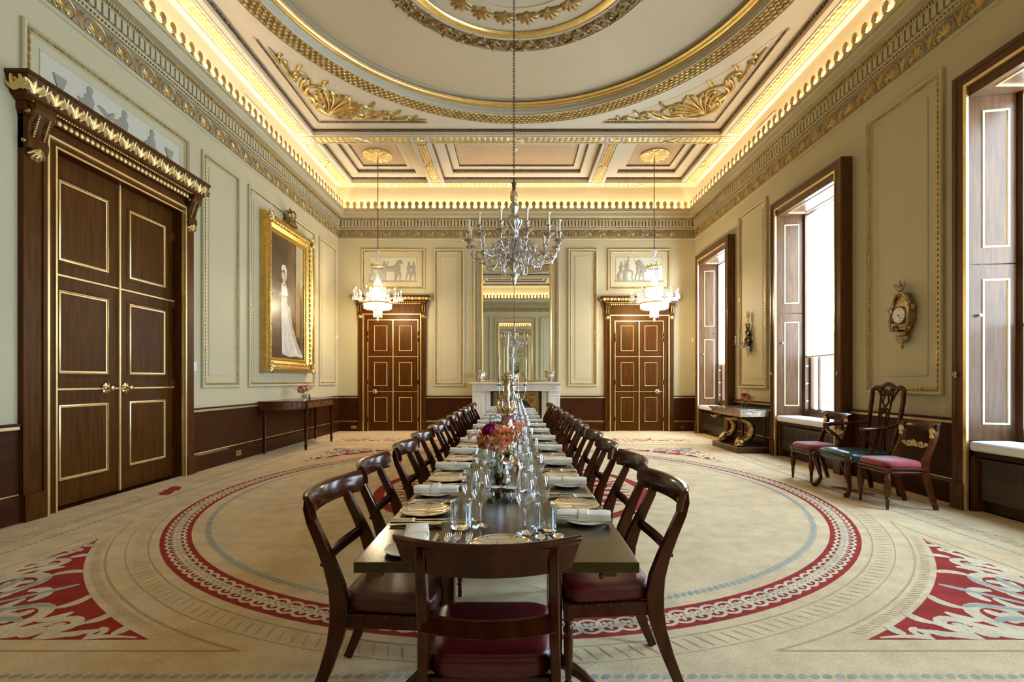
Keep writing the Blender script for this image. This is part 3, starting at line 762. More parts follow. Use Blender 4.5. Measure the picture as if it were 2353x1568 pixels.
# ---------------------------------------------------------------- doors
def leaf_mb(M, u0, u1, v1, w, rows, mg, gm):
    m = MB(M); g = MB(M)
    m.box(u0+.002, u1-.002, .01, v1, w-.04, w)
    for a, b in rows:
        m.frame([(0,w),(.0,w+.004),(.02,w+.006)], u0+mg-.03, u1-mg+.03, a-.03, b+.03)
        g.frame([(0,w),(.003,w+.014),(gm*.45,w+.018),(gm*.6,w+.008),(gm,w+.006),(gm,w)], u0+mg, u1-mg, a, b)
        g.add([], [])
    for i in range(len(rows)-1):
        z = (rows[i][1]+rows[i+1][0])/2; g.box(u0+.01, u1-.01, z-.009, z+.009, w, w+.012)
    return m, g
def knob(M, u, v, w, par):
    k = MB(M)
    for i in range(8): petal(k, u, v, i*pi/4, .062, .022, .012, .2, lambda a, b, c: (a, b, c+w), 4)
    k.lathe([(.028,0),(.026,.012),(.012,.02),(.011,.045),(.024,.052),(.032,.068),(.026,.084),(.001,.09)], 16, (0,0,0), M=lambda a, b, c: (u+a, v+b, w+c))
    return obj('door_knob', k, M_['brass'], par)
def console(mb, gb, u0, u1, v0, v1, q, M):
    uc = (u0+u1)/2; h = v1-v0
    pts = []
    side = [(0,v1),(q,v1),(q*1.02,v1-.08*h),(q*.9,v1-.2*h),(q*.62,v1-.36*h),(q*.52,v1-.55*h),(q*.60,v1-.68*h),(q*.55,v1-.8*h),(q*.35,v1-.84*h),(0,v1-.84*h)]
    mb.prism([(a, b) for a, b in side], u0, u1, lambda a, b, c: M(c, b, a))
    for uu, s in ((u0, -1), (u1, 1)):
        G = lambda a, b, c, uu=uu, s=s: M(uu+s*c, b, a)
        gb.lathe([(.001,.012),(.02,.012),(.028,.004),(.03,0)], 10, (q*.55, v1-.16*h, 0), M=lambda a, b, c, G=G: G(a, b, c))
        gb.lathe([(.001,.012),(.016,.012),(.02,.0)], 10, (q*.35, v1-.70*h, 0), M=lambda a, b, c, G=G: G(a, b, c))
        mb.relief(spiral(q*.55, v1-.16*h, .075, .03, 3.6, -1.2, 14), .012, .014, 0, G)
    for k in (-.25, .25): 
        for j in range(9):
            t = j/8; b = v1-(.22+.36*t)*h; a = q*(.86-.34*t)
            gb.ell((uc+k*(u1-u0), b, a+.006), (.012,.014,.012), 6, 4, M)
    gb.ell((uc, v0+.13*h, q*.42), (.042,.035,.04), 12, 8, M)
    for k in range(7): gb.relief([(.045*cos(k*.9),.045*sin(k*.9)),(.02*cos(k*.9),.02*sin(k*.9)),(.002,.002)], [.014,.010,.002], .008, 0, lambda a, b, c: M(uc+a, v0+.13*h+b, q*.42+.036-((a*a+b*b)*9)+c))
    for k in range(-2, 3): petal(gb, uc, v0+.22*h, -pi/2+k*.42, .22*h, .022, .03, 0, lambda a, b, c: M(a, b, q*.55-(v0+.22*h-b)*.4+c), 4)
    gb.frust((uc-.05,uc+.05,0,q*.5),(uc-.03,uc+.03,0,q*.3), v0+.12*h, v0, lambda a, b, c: M(a, c, b))
def doorway(name, M, l0, l1, lt, c0, c1, ct, o0, o1, ot, rows, lw, q, ob, knobs, mat_='oak', gm=.03, mg=.15, hw=1):
    d = tag(empty(name), kind='structure')
    mid = (l0+l1)/2
    for a, b, kn in ((l0, mid, knobs[0]), (mid, l1, knobs[1])):
        m, g = leaf_mb(M, a, b, lt, lw, rows, mg, gm)
        lf = obj('door_leaf', m, M_[mat_], d, bev=.003)
        if a == l0: g.box(mid-.012, mid+.012, .01, lt, lw, lw+.022)
        obj('gilt_moulding', g, M_['goldl'], lf)
        if kn: knob(M, kn, 1.213 if lw < 0 else 1.02, lw+.01, lf)
        hb = MB(M); e = l0 if a == l0 else l1
        for z in (.25, 1.2, 2.3, lt-.4):
            if z < lt-.2: hb.box(e-.014, e+.014, z, z+.11, lw, lw+.028)
        obj('door_hinge', hb, M_['brass'], lf)
    m = MB(M); g = MB(M)
    W0 = min(lw, 0)-.04
    for a, b in ((c0, l0), (l1, c1)):
        m.box(a, b, 0, lt, W0, .028)
    m.box(c0, c1, lt, ct, W0, .028)
    for a, b in ((o0, c0), (c1, o1)): m.box(a, b, 0, ct+.034, 0, .0545); 
    for a, b in ((c0-.035, c0), (c1, c1+.035)): m.box(a, b, 0, ct, 0, .07)
    m.box(c0-.035, c1+.035, ct, ct+.035, 0, .07)
    m.box(o0-.01, c0-.01, 0, .25, 0, .085); m.box(c1+.01, o1+.01, 0, .25, 0, .085)
    g.frame([(-.0,.028),(0,.075),(.024,.075),(.026,.028)], c0, c1, -.1, ct)
    g.frame([(-.014,.028),(-.014,.04),(.004,.04),(.004,.02)], l0, l1, -.1, lt)
    cs = obj('door_casing', m, M_[mat_], d, bev=.003); obj('gilt_edge', g, M_['goldl'], cs)
    # overdoor: frieze, bed mould, cornice
    m = MB(M); g = MB(M)
    G = lambda a, b, c: (a, c, b)
    m.box(o0, o1, ct+.035, ob, 0, .055)
    m.box(o0-.02, o1+.02, ob-.10*hw, ob-.02*hw, 0, .10)
    m.frust((o0-.03,o1+.03,0,q*.55),(o0-.07,o1+.07,0,q*.72), ob-.02*hw, ob+.02*hw, G)
    m.frust((o0-.07,o1+.07,0,q*.72),(o0-.11,o1+.11,0,q*.96), ob+.02*hw, ot-.035*hw, G)
    m.box(o0-.12, o1+.12, ot-.035*hw, ot, 0, q)
    beads(g, c0, c1, .062*hw, (.024*hw,.03*hw,.016), (ob-.065*hw,.10), None, 10, 6)
    beads(g, o0, o1, .03*hw, (.012*hw,.012*hw,.012), (ob-.012*hw, q*.58), None, 5, 4)
    n = int((o1-o0+.16)/(.105*hw)); hh = ot-.035*hw-ob-.02*hw
    for i in range(n):
        u = o0-.08+(o1-o0+.16)*(i+.5)/n
        K = lambda a, b, c, u=u: (u+a, ob+.035*hw+b, q*(.74+.20*b/hh)+c+.004)
        if i % 2: palmette(g, 0, hh*.26, hh*.58, 9, .045*hw, K, 1.9)
        else:
            for k in (-1, 0, 1): petal(g, 0, 0, pi/2+k*.36, hh*.74, .024*hw, .014, k*.3, K, 4)
    for (uu, s) in ((o0-.09, -1), (o1+.09, 1)):
        for j, w in enumerate((q*.25, q*.62)):
            K = lambda a, b, c, uu=uu, s=s, w=w: (uu+s*(c+.02*b/hh), ob+.035*hw+b, w+a)
            if j: palmette(g, 0, hh*.12, hh*.7, 7, .05*hw, K, 1.35)
            else:
                for k in (-1, 0, 1): petal(g, 0, 0, pi/2+k*.42, hh*.85, .02*hw, .022, k*.5, K, 4)
    oc = obj('overdoor_cornice', m, M_[mat_], d, bev=.002); obj('gilt_palmettes', g, M_['goldp'], oc)
    for a, b in ((o0-.0, c0-.01), (c1+.01, o1)):
        m = MB(); g = MB(); console(m, g, a, b, ob-.50*hw*1.05, ob-.02, q*.78, M)
        cn = obj('console_bracket', m, M_[mat_], d, bev=.004); obj('gilt_carving', g, M_['gold'], cn)
    return d
rows_l = [(.27, 1.05), (1.37, 2.23), (2.53, 3.36)]
doorway('door_1', Wl, DL0+.02, DL1-.01, 3.60, 4.64, 6.615, 3.675, 4.43, 6.79, 4.09, rows_l, -.10, .217, 3.88, (5.50, 5.77), 'oak')
rows_b = [(.235, .87), (1.16, 1.775), (2.06, 2.725)]
doorway('door_2', Wb, -3.77, -2.49, 2.86, -3.90, -2.395, 3.02, -4.02, -2.275, 3.476, rows_b, .012, .20, 3.335, (-3.60, None), 'oak', .018, .15, .85)
doorway('door_3', Wb, 2.60, 3.83, 2.83, 2.455, 3.985, 2.99, 2.33, 4.10, 3.45, rows_b, .012, .20, 3.31, (None, 3.68), 'oak', .018, .14, .85)

# ---------------------------------------------------------------- windows
BZ = (1.70, 1.72, 1.86, 1.7)
ORDW = ['far end window', 'second window from the far end', 'window beside the clock', 'window behind the camera']
for i, (a, b) in enumerate(WIN):
    w = tag(empty('window_%d' % (i+1)), kind='structure')
    q = .15; m = MB(Wr); g = MB(Wr)
    for x0, x1 in ((a-.14, a), (b, b+.14)):
        m.box(x0, x1, .0, WT, 0, q); m.box(x0-.0, x1+.0, 0, .26, 0, q+.03)
    m.box(a-.14, b+.14, WT, WT+.14, 0, q)
    m.frame([(.0,q),(.01,q+.012),(.05,q+.012),(.055,q)], a-.14, b+.14, -.2, WT+.14)
    m.frame([(-.03,q),(-.03,q-.02),(.0,q-.02)], a, b, -.1, WT)
    m.box(a-.002, a+.05, 0, .6, -.10, .10); m.box(b-.05, b+.002, 0, .6, -.10, .10)
    cs = obj('window_casing', m, M_['oakl'], w, bev=.004)
    g.frame([(-.006,q-.02),(-.006,q+.012),(.022,q+.006),(.022,q-.02)], a, b, -.1, WT)
    obj('gilt_edge', g, M_['goldl'], cs)
    sd = .08; wp = -.38
    for side in (0, 1):
        # splayed shutter leaf: local (s along depth 0..1, v) -> point
        def Sh(s, v, c, side=side):
            e = b if side else a; k = -1 if side else 1
            return Wr(e+k*(sd*s/.5+c), v, q-.02-s)
        for (v0, v1) in ((.70, 2.455), (2.465, 4.14)):
            mm = MB(Sh); gg = MB(Sh)
            mm.box(0, .44, v0, v1, -.03, 0)
            gg.frame([(0,0),(.003,.010),(.018,.010),(.022,0)], .13, .37, v0+.16, v1-.14)
            sh = obj('shutter', mm, M_['oakl'], w, bev=.002); obj('gilt_moulding', gg, M_['goldl'], sh)
            k = MB(Sh); k.lathe([(.011,0),(.009,.02),(.017,.028),(.016,.04),(.001,.044)], 10, (0,0,0), M=lambda x, y, z: (x+(.05 if v0 > 1 else .09), y+1.95*(v0 < 1)+3*(v0 > 1), z))
            if v0 < 1: obj('shutter_knob', k, M_['steel'], sh)
    m = MB(Wr)
    m.box(a+.001, b-.001, 4.14, WT-.002, -.38, q-.021)
    for x0, x1 in ((a+.06, a+.10), (b-.10, b-.06)): m.box(x0-.03, x1+.03, .60, 4.14, -.46, -.30)
    sof = obj('window_soffit', m, M_['oakl'], w)
    g = MB(lambda u, v, c: Wr(u, 4.138-c, v)); g.frame([(0,0),(.003,.010),(.018,.010),(.022,0)], a+.2, b-.2, -.27, .05)
    obj('gilt_moulding', g, M_['goldl'], sof)
    # sashes
    m = MB(Wr); A, B = a+.11, b-.11
    for (z0, z1, ww) in ((.76, 2.46, -.42), (2.44, 4.12, -.46)):
        m.frame([(0,ww),(0,ww+.045),(.055,ww+.045),(.06,ww+.02),(.06,ww)], A, B, z0, z1, closed=True)
        m.box((A+B)/2-.015, (A+B)/2+.015, z0, z1, ww, ww+.035)
        for k in (1, 2): zz = z0+(z1-z0)*k/3; 
        m.box(A, B, (z0+z1)/2-.015, (z0+z1)/2+.015, ww, ww+.035) if z0 > 1 else None
    m.box(B-.26, B-.235, .76, 2.46, -.42, -.385)
    m.box(a+.03, b-.03, .64, .80, -.44, -.34)
    s = obj('sash_frame', m, M_['oakl'], w, bev=.002)
    k = MB(Wr)
    for x in (.3, .7):
        u = A+(B-A)*x; k.lathe([(.025,0),(.02,.015),(.03,.03),(.02,.045),(.001,.047)], 12, (0,0,0), M=lambda p, q_, r: (u+p, .80+q_, -.375+r))
    obj('sash_lift', k, M_['steel'], s)
    k = MB(Wr)
    for z in (.95, 1.25, 1.55): k.lathe([(.012,-.05),(.02,-.03),(.012,0),(.02,.03),(.012,.05)], 8, (B-.01, z, -.36), M=lambda p, q_, r: (p, q_, r))
    obj('sash_fastener', k, M_['steel'], s)
    m = MB(Wr); m.flat([(A,.78),(B,.78),(B,4.1),(A,4.1)], -.41); obj('window_pane', m, M_['pane'], w, flat=True)
    m = MB(Wr); m.box(A-.01, B+.01, BZ[i], 4.11, -.335, -.332); bl_ = obj('roller_blind', m, M_['blind'], w, flat=True)
    m = MB(Wr); m.box(A-.01, B+.01, BZ[i]-.025, BZ[i], -.345, -.322); obj('blind_hem_bar', m, mat('hem_cream%d' % i, (.75,.65,.42), .6), bl_)
    m = MB(Wr); m.box(a+.01, b-.01, .55, .60, -.36, .10); obj('window_seat', m, M_['dado'], w)
    # cushion and radiator cover: things
    m = MB(Wr); m.box(a+.03, b-.03, .602, .70, -.28, .14)
    cu = obj('window_cushion', m, M_['cush'], bev=.03, seg=4)
    if i < 3: tag(cu, 'white quilted seat cushion on the sill of the '+ORDW[i], 'cushion', 'window seat cushions')
    else: tag(cu, 'white seat cushion in the window out of view behind camera', 'cushion', 'window seat cushions')
    rc = tag(empty('radiator_cover', Wr((a+b)/2, 0, 0)), 'brown metal radiator cover with grille under the '+ORDW[i], 'radiator cover', 'radiator covers')
    L = lambda u, v, c: (-c, u, v)
    m = MB(L); hw_ = (b-a)/2-.08
    m.box(-hw_, hw_, .12, .52, -.05, .06); m.box(-hw_-.01, hw_+.01, .50, .53, -.05, .07); m.box(-hw_, hw_, .0, .11, -.05, -.02)
    obj('cover_panel', m, M_['radi'], rc, bev=.004)
    m = MB(L)
    n = int(2*hw_/.05)
    for k2 in range(n):
        u = -hw_+.03+(2*hw_-.06)*(k2+.5)/n
        if i == 2:
            for r_ in range(12): m.box(u-.017, u+.017, .34+r_*.012, .346+r_*.012, .06, .063)
        else: m.box(u-.006, u+.006, .27, .48, .06, .064)
    obj('grille', m, M_['radid'], rc, flat=True)
    m = MB(L); m.lathe([(.012,0),(.012,.01),(.001,.012)], 12, (0,0,0), M=lambda x, y, z: (x, .44+y, z+.062)); obj('lock', m, M_['steel'], rc)
# blind hooks on the casings
hk = MB()
for (y, z) in ((5.05-.06, 1.36), (6.70, 1.40), (8.50, 1.40), (12.0, 1.42), (10.26, 1.42)):
    pass

# ---------------------------------------------------------------- fireplace and mirror
def Fb(u, v, w): return (u, YB-w, v)
fp = tag(empty('fireplace', (0.05, YB, 0)), 'white marble chimneypiece with gilt arched insert on the far wall', 'fireplace')
PF = lambda u, v, w: (u-.05, -w, v)
def fpart(n, m_, fn, par=fp, **k):
    m = MB(PF); fn(m); return obj(n, m, M_[m_], par, **k)
fpart('mantel_shelf', 'marble', lambda m: (m.frust((-1.10,1.19,.013,.33),(-1.125,1.215,.013,.36), 1.205, 1.225, lambda a,b,c:(a,c,b)), m.box(-1.14,1.23,1.225,1.262,.013,.38)), bev=.004)
def _f(m):
    m.box(-1.065, 1.155, 1.055, 1.205, .013, .27); m.box(-1.075, 1.165, 1.035, 1.055, .013, .285)
    beads(m, -1.07, 1.16, .022, (.007,.007,.006), (1.198,.275), None, 4, 3)
fpart('frieze', 'marble', _f, bev=.003)
for a, b in ((-1.065,-.77), (.86,1.155)):
    fpart('pilaster', 'marble', lambda m: (m.box(a,b,0,1.035,.013,.25), m.box(a-.01,b+.01,.93,.95,.013,.262), m.box(a-.012,b+.012,0,.14,.013,.27), m.frame([(0,.25),(.0,.256),(.012,.256),(.012,.25)], a+.04, b-.04, .2, .88)), bev=.003)
for a, b in ((-.77,-.61), (.70,.86)):
    fpart('marble_slip', 'marble', lambda m: (m.box(a,b,0,1.035,.013,.16), m.box(a+.05,b-.05,0,1.0,.16,.175)), bev=.002)
for u in (-.92,-.48,.05,.50,1.01):
    fpart('paterae_boss', 'marble', lambda m: m.lathe([(.028,0),(.026,.01),(.012,.016),(.001,.022)], 14, (0,0,0), M=lambda x,y,z:(u+x,1.13+y,.27+z)))
fpart('iron_hood', 'iron', lambda m: m.box(-.61,.70,0,1.035,.013,.05))
def _g(m):
    c0, n = .045, 20; R = .46
    arc = [(c0-R*cos(pi*i/n), .40+R*sin(pi*i/n)) for i in range(n+1)]
    for s in (0, 1):
        h = arc[:n//2+1] if not s else arc[n//2:]
        x = -.53 if not s else .62
        pl = ([(x,.02)]+[(h[0][0],.02)]+h+[(c0,1.0),(x,1.0)]) if not s else ([(x,.02),(x,1.0),(c0,1.0)]+h+[(h[-1][0],.02)])
        m.prism(pl, .05, .062)
    m.relief([(p[0],p[1]) for p in arc], .014, .018, .062); bead_rect(m, -.54,.63,0.0,1.01,.03,(.01,.01,.01),.065, None, 5, 4)
    for s in (-1, 1):
        for (x, y, r) in ((.38,.83,.13),(.50,.55,.08),(.16,.93,.06),(.50,.30,.07)):
            m.relief(spiral(c0+s*x, y, r, .02, 1.0, 1.6*s, 22), tw(22,.016,.009), .02, .062)
            for k in range(6): petal(m, c0+s*x, y, k*1.05, r*.9, .018, .016, .4, lambda a,b,c:(a,b,c+.062), 4)
fpart('gilt_arch_panel', 'golda', _g)
def wall_mirror(M, u0, u1, v0, v1, lab):
    r = tag(empty('wall_mirror'), lab, 'mirror')
    m = MB(M); m.frame([(-.03,0),(-.03,.035),(0,.05),(.02,.04),(.028,.02),(.028,0)], u0, u1, v0, v1); obj('gilt_frame', m, M_['goldb'], r)
    m = MB(M); m.flat([(u0+.02,v0+.02),(u1-.02,v0+.02),(u1-.02,v1-.02),(u0+.02,v1-.02)], .022); obj('mirror_plate', m, M_['mirror'], r, flat=True)
    return r
wall_mirror(Wb, -.835, .93, 1.285, 4.40, 'tall gilt framed mirror on the far wall above the marble mantel')
wall_mirror(Wn, -.835, .93, 1.285, 4.40, 'tall gilt framed mirror on the wall behind the camera, seen reflected')
for M in (Wb, Wn):
    m = MB(M); m.frame([(-.04,0),(-.04,.03),(-.02,.04),(0,.03),(.02,.015),(.055,.012),(.06,0)], -1.02, 1.13, 1.265, 4.66); PN[0] += 1
    o = tag(obj('trim_%d' % (PN[0]+10), m, M_['wall']), kind='structure')
    g = MB(M); bead_rect(g, -1.0+.02, 1.11-.02, 1.29, 4.64, .052, (.019,.012,.012), .03); g.frame([(.026,.012),(.026,.024),(.052,.024),(.052,.012)], -1.02, 1.13, 1.265, 4.66); obj('gilt_beading', g, M_['gold'], o)
# urns and charger on the mantel
def urn():
    r = empty('silver_urn')
    m = MB(); m.box(-.062,.062,-.062,.062,0,.022); m.lathe([(.05,.022),(.052,.035),(.03,.05),(.018,.068),(.03,.08),(.022,.09)], 24); obj('urn_foot', m, M_['oldsil'], r)
    m = MB(); P = [(.02,.09),(.06,.105),(.083,.13),(.088,.16),(.080,.185),(.078,.215),(.092,.25),(.122,.285),(.128,.292),(.118,.29),(.085,.25),(.072,.2),(.001,.14)]
    m.lathe(P, 28)
    for k in range(10):
        pts = [((.089 if j < 3 else .085+.008*j)*cos(k*.628+j*.18), (.089 if j < 3 else .085+.008*j)*sin(k*.628+j*.18), .11+.03*j) for j in range(6)]
        m.tube(pts, [.006,.009,.010,.009,.007,.003], 5)
    obj('urn_body', m, M_['silver'], r)
    return r
u1 = urn(); u1.location = (-.855, 12.20, 1.262); tag(u1, 'fluted silver urn at the left end of the marble mantel', 'urn', 'silver mantel urns')
u2 = copy_tree(u1); u2.location = (.91, 12.20, 1.262); tag(u2, 'fluted silver urn at the right end of the marble mantel', 'urn', 'silver mantel urns')
ch = MB(); ch.lathe([(.001,0),(.105,0),(.125,.012),(.132,.012),(.132,.005),(.108,-.006),(.001,-.006)], 40)
for k in range(36): ch.ell((.128*cos(k*pi/18), .128*sin(k*pi/18), .012), (.009,.009,.006), 6, 4)
tag(obj('charger_plate', ch, M_['giltsil'], loc=(.155, 12.28, 1.392), rot=(radians(80),0,0)), 'round gilt charger dish propped upright on the mantel behind candelabrum', 'dish')

# ---------------------------------------------------------------- portrait
pt = tag(empty('portrait_painting', (XL, 9.6, 0)), 'large gilt framed full length portrait of a lady in white on the left wall', 'painting')
PP = lambda u, v, w: (w, u-9.6, v)
m = MB(PP)
pr = [(0,.0),(0,.10),(.02,.13),(.035,.175),(.07,.18),(.10,.165),(.13,.14),(.19,.10),(.215,.085),(.225,.095),(.245,.095),(.255,.075),(.275,.07),(.275,.04)]
m.frame(pr, 8.62, 10.59, 1.46, 4.36); obj('gilt_frame', m, M_['frameg'], pt)
g = MB(PP)
bead_rect(g, 8.62+.05, 10.59-.05, 1.51, 4.31, .04, (.017,.015,.012), .178)
bead_rect(g, 8.62+.235, 10.59-.235, 1.695, 4.125, .03, (.011,.009,.009), .095, None, 5, 4)
for (u, v) in [(8.62+.12+i*(1.73/16), z) for i in range(17) for z in (1.59, 4.23)]+[(x, 1.62+i*.108) for i in range(25) for x in (8.74, 10.47)]:
    for k in range(4): petal(g, u, v, k*pi/2+.6, .058, .022, .016, .4, lambda a, b, c: (a, b, c+.138), 4)
for u in (8.70, 10.51):
    for v in (1.54, 4.28):
        for k in range(8): petal(g, u, v, k*pi/4, .11, .032, .04, .4, lambda a, b, c: (a, b, c+.17), 4)
obj('carved_ornament', g, M_['gold'], pt)
def pm(n, c, c2=None, sc=3): return mat(n, c, .35, 0, col2=c2, scale=sc, spec=.4, coat=.3)
cv = MB(PP); u0, u1, v0, v1 = 8.88, 10.33, 1.73, 4.09
cv.m = 0; cv.flat([(u0,v0),(u1,v0),(u1,v1),(u0,v1)], .045)
cv.m = 1; cv.flat([(9.98,2.2),(10.33,2.2),(10.33,v1),(9.98,v1)], .046)
cv.m = 2; cv.flat([(9.60,2.6),(9.74,2.6),(9.72,v1),(9.60,v1)], .0462); cv.flat([(8.88,v0),(9.32,v0),(9.30,2.42),(8.88,2.46)], .0464); cv.flat([(9.62,2.5),(9.94,2.5),(9.92,v1),(9.62,v1)], .0463)
cv.m = 3; cv.flat([(10.0,3.2),(10.12,3.38),(10.2,3.2),(10.33,3.35),(10.33,2.2),(9.98,2.2)], .0466)
cv.m = 4; cv.flat([(10.14,2.2),(10.28,2.2),(10.26,2.9),(10.20,3.1),(10.16,2.9)], .0468)
cv.m = 5; cv.flat([(u0,v0),(u1,v0),(u1,2.0),(9.9,1.92),(u0,1.96)], .0470)
z = .0475
cv.m = 6
cv.flat([(9.36,3.14),(9.52,3.17),(9.56,3.02),(9.54,2.88),(9.60,2.82),(9.72,2.5),(9.86,2.2),(10.12,1.92),(10.30,1.80),(10.24,1.78),(9.98,1.80),(9.7,1.77),(9.5,1.80),(9.38,1.82),(9.36,2.2),(9.35,2.6),(9.34,2.84),(9.35,3.0)], z)
cv.m = 7
for p in ([(9.44,2.8),(9.42,2.4),(9.40,1.86)],[(9.50,2.8),(9.58,2.3),(9.66,1.86)],[(9.54,2.78),(9.72,2.3),(9.98,1.86)],[(9.40,2.0),(9.5,1.93),(9.44,1.86)]): cv.relief(p, [.006,.014,.02], 0, z+.0006)
cv.m = 8
cv.flat([(9.54,2.80),(9.70,2.78),(9.82,2.4),(10.05,2.05),(10.26,1.84),(10.1,1.86),(9.86,2.08),(9.70,2.4)], z+.0004)
cv.m = 9
cv.disc((9.425,3.355), .058, z+.001, 18, ry=.078); cv.relief([(9.44,3.34),(9.45,3.26),(9.46,3.18)], [.035,.038,.075], 0, z+.0008)
cv.relief([(9.53,3.06),(9.565,2.88),(9.52,2.74),(9.44,2.64)], [.036,.030,.024,.018], 0, z+.001)
cv.m = 10
cv.relief([(9.37,3.40),(9.36,3.32),(9.39,3.27)], [.018,.022,.01], 0, z+.0006); cv.relief([(9.48,3.40),(9.50,3.33),(9.49,3.26)], [.02,.024,.012], 0, z+.0006)
cv.m = 7
cv.relief([(9.36,3.44),(9.40,3.505),(9.48,3.52),(9.535,3.46),(9.54,3.36),(9.53,3.27)], [.022,.048,.058,.045,.022,.010], 0, z+.0014)
cv.relief([(9.53,3.12),(9.565,2.98)], [.055,.05], 0, z+.0014); cv.flat([(9.35,3.17),(9.40,3.20),(9.46,3.13),(9.53,3.20),(9.56,3.14),(9.545,2.98),(9.42,2.95),(9.36,3.0),(9.345,3.08)], z+.0012)
cv.m = 4
for x_ in (9.402, 9.442): cv.disc((x_,3.405), .007, z+.0016, 8, ry=.005); cv.relief([(x_-.012,3.424),(x_,3.429),(x_+.012,3.424)], .0022, 0, z+.0016)
cv.relief([(9.420,3.40),(9.416,3.375),(9.424,3.372)], .002, 0, z+.0016)
cv.m = 10; cv.disc((9.420,3.350), .012, z+.0016, 8, ry=.004); cv.relief([(9.345,2.95),(9.45,2.935),(9.545,2.96)], .010, 0, z+.0016)
obj('painted_canvas', cv, [pm('pc_bg', (.055,.030,.012), (.10,.055,.022)), pm('pc_sky', (.30,.36,.28), (.55,.38,.14), 4), pm('pc_column', (.11,.055,.022), (.16,.09,.04), 2), pm('pc_tree', (.32,.19,.06), (.20,.12,.04), 8), pm('pc_dark', (.05,.035,.02)), pm('pc_ground', (.07,.04,.018), (.10,.06,.025)), pm('pc_dress', (.50,.47,.38), (.62,.58,.48), 12), pm('pc_white', (.72,.68,.57)), pm('pc_fold', (.36,.32,.24), (.44,.40,.31), 14), pm('pc_skin', (.68,.44,.28)), pm('pc_lip', (.42,.25,.10))], pt, flat=True)
# crown finial
cw = MB(lambda a, b, c: (a, b, c))
cw.lathe([(.10,0),(.10,.05),(.095,.05),(.095,0)], 20, (.10,.0,4.47)); 
for k in range(8):
    a = k*pi/4; cw.ell((.10+.10*cos(a), .10*sin(a), 4.545), (.018,.018,.03), 6, 4)
for k in range(4):
    a = k*pi/4; cw.tube([(.10+.10*cos(a)*x, .10*sin(a)*x, 4.53+z) for x, z in ((1,0),(1.15,.07),(.7,.13),(0,.10),(-.7,.13),(-1.15,.07),(-1,0))], .014, 6)
cw.ell((.10,0,4.67), .028, 8, 6); cw.box(.092,.108,-.025,.025,4.70,4.712); cw.box(.092,.108,-.006,.006,4.69,4.74)
cw.box(.0,.18,-.16,.16,4.36,4.42); cw.box(.02,.17,-.12,.12,4.42,4.47)
obj('crown_crest', cw, M_['golda'], pt, bev=.003)
# ---------------------------------------------------------------- dining table
TX, TW, TZ, T0, T1 = -.055, .441, .74, 1.488, 10.45
tb = tag(empty('dining_table', (TX, 0, 0)), 'very long narrow dark polished dining table laid for dinner', 'table')
m = MB(); m.box(-TW, TW, T0, T1, TZ-.034, TZ); obj('table_top', m, M_['ebon'], tb, bev=.003)
m = MB(); m.box(-TW+.10, TW-.10, T0+.25, T1-.25, TZ-.10, TZ-.034); obj('apron', m, M_['mahog'], tb, bev=.003)
def turned(h, r, n=12): return [(r*.9,h),(r*.9,h-.06),(r*.55,h-.075),(r*.9,h-.10),(r*1.0,h-.14),(r*.6,h-.18),(r*.75,h-.2),(r*.8,h-.24),(r*.62,h*.3),(r*.45,h*.22),(r*.75,h*.2),(r*.5,h*.18),(r*.5,.02),(r*.42,0)]
for y in (2.0, 3.9, 5.9, 7.9, 9.9):
    for x in (-.22, .22):
        m = MB(); m.box(x-.03, x+.03, y-.03, y+.03, .12, TZ-.09)
        m.tube([(x,y,.16),(x*1.5,y-.03,.10),(x*1.9,y-.06,.03),(x*2.0,y-.07,.014)], [.028,.024,.018,.016], 8)
        obj('table_leg', m, M_['mahog'], tb, bev=.006)
for y in (T0+.02,):
    for x in (-.40, .33):
        m = MB(); m.box(x, x+.04, y, y+.05, TZ-.052, TZ-.034); m.ell((x+.0, y+.015, TZ-.055), (.010,.010,.012), 8, 6); m.tube([(x,y+.01,TZ-.04),(x+.045,y+.01,TZ-.05)], .005, 6)
        obj('leaf_clip', m, M_['bronze'], tb)

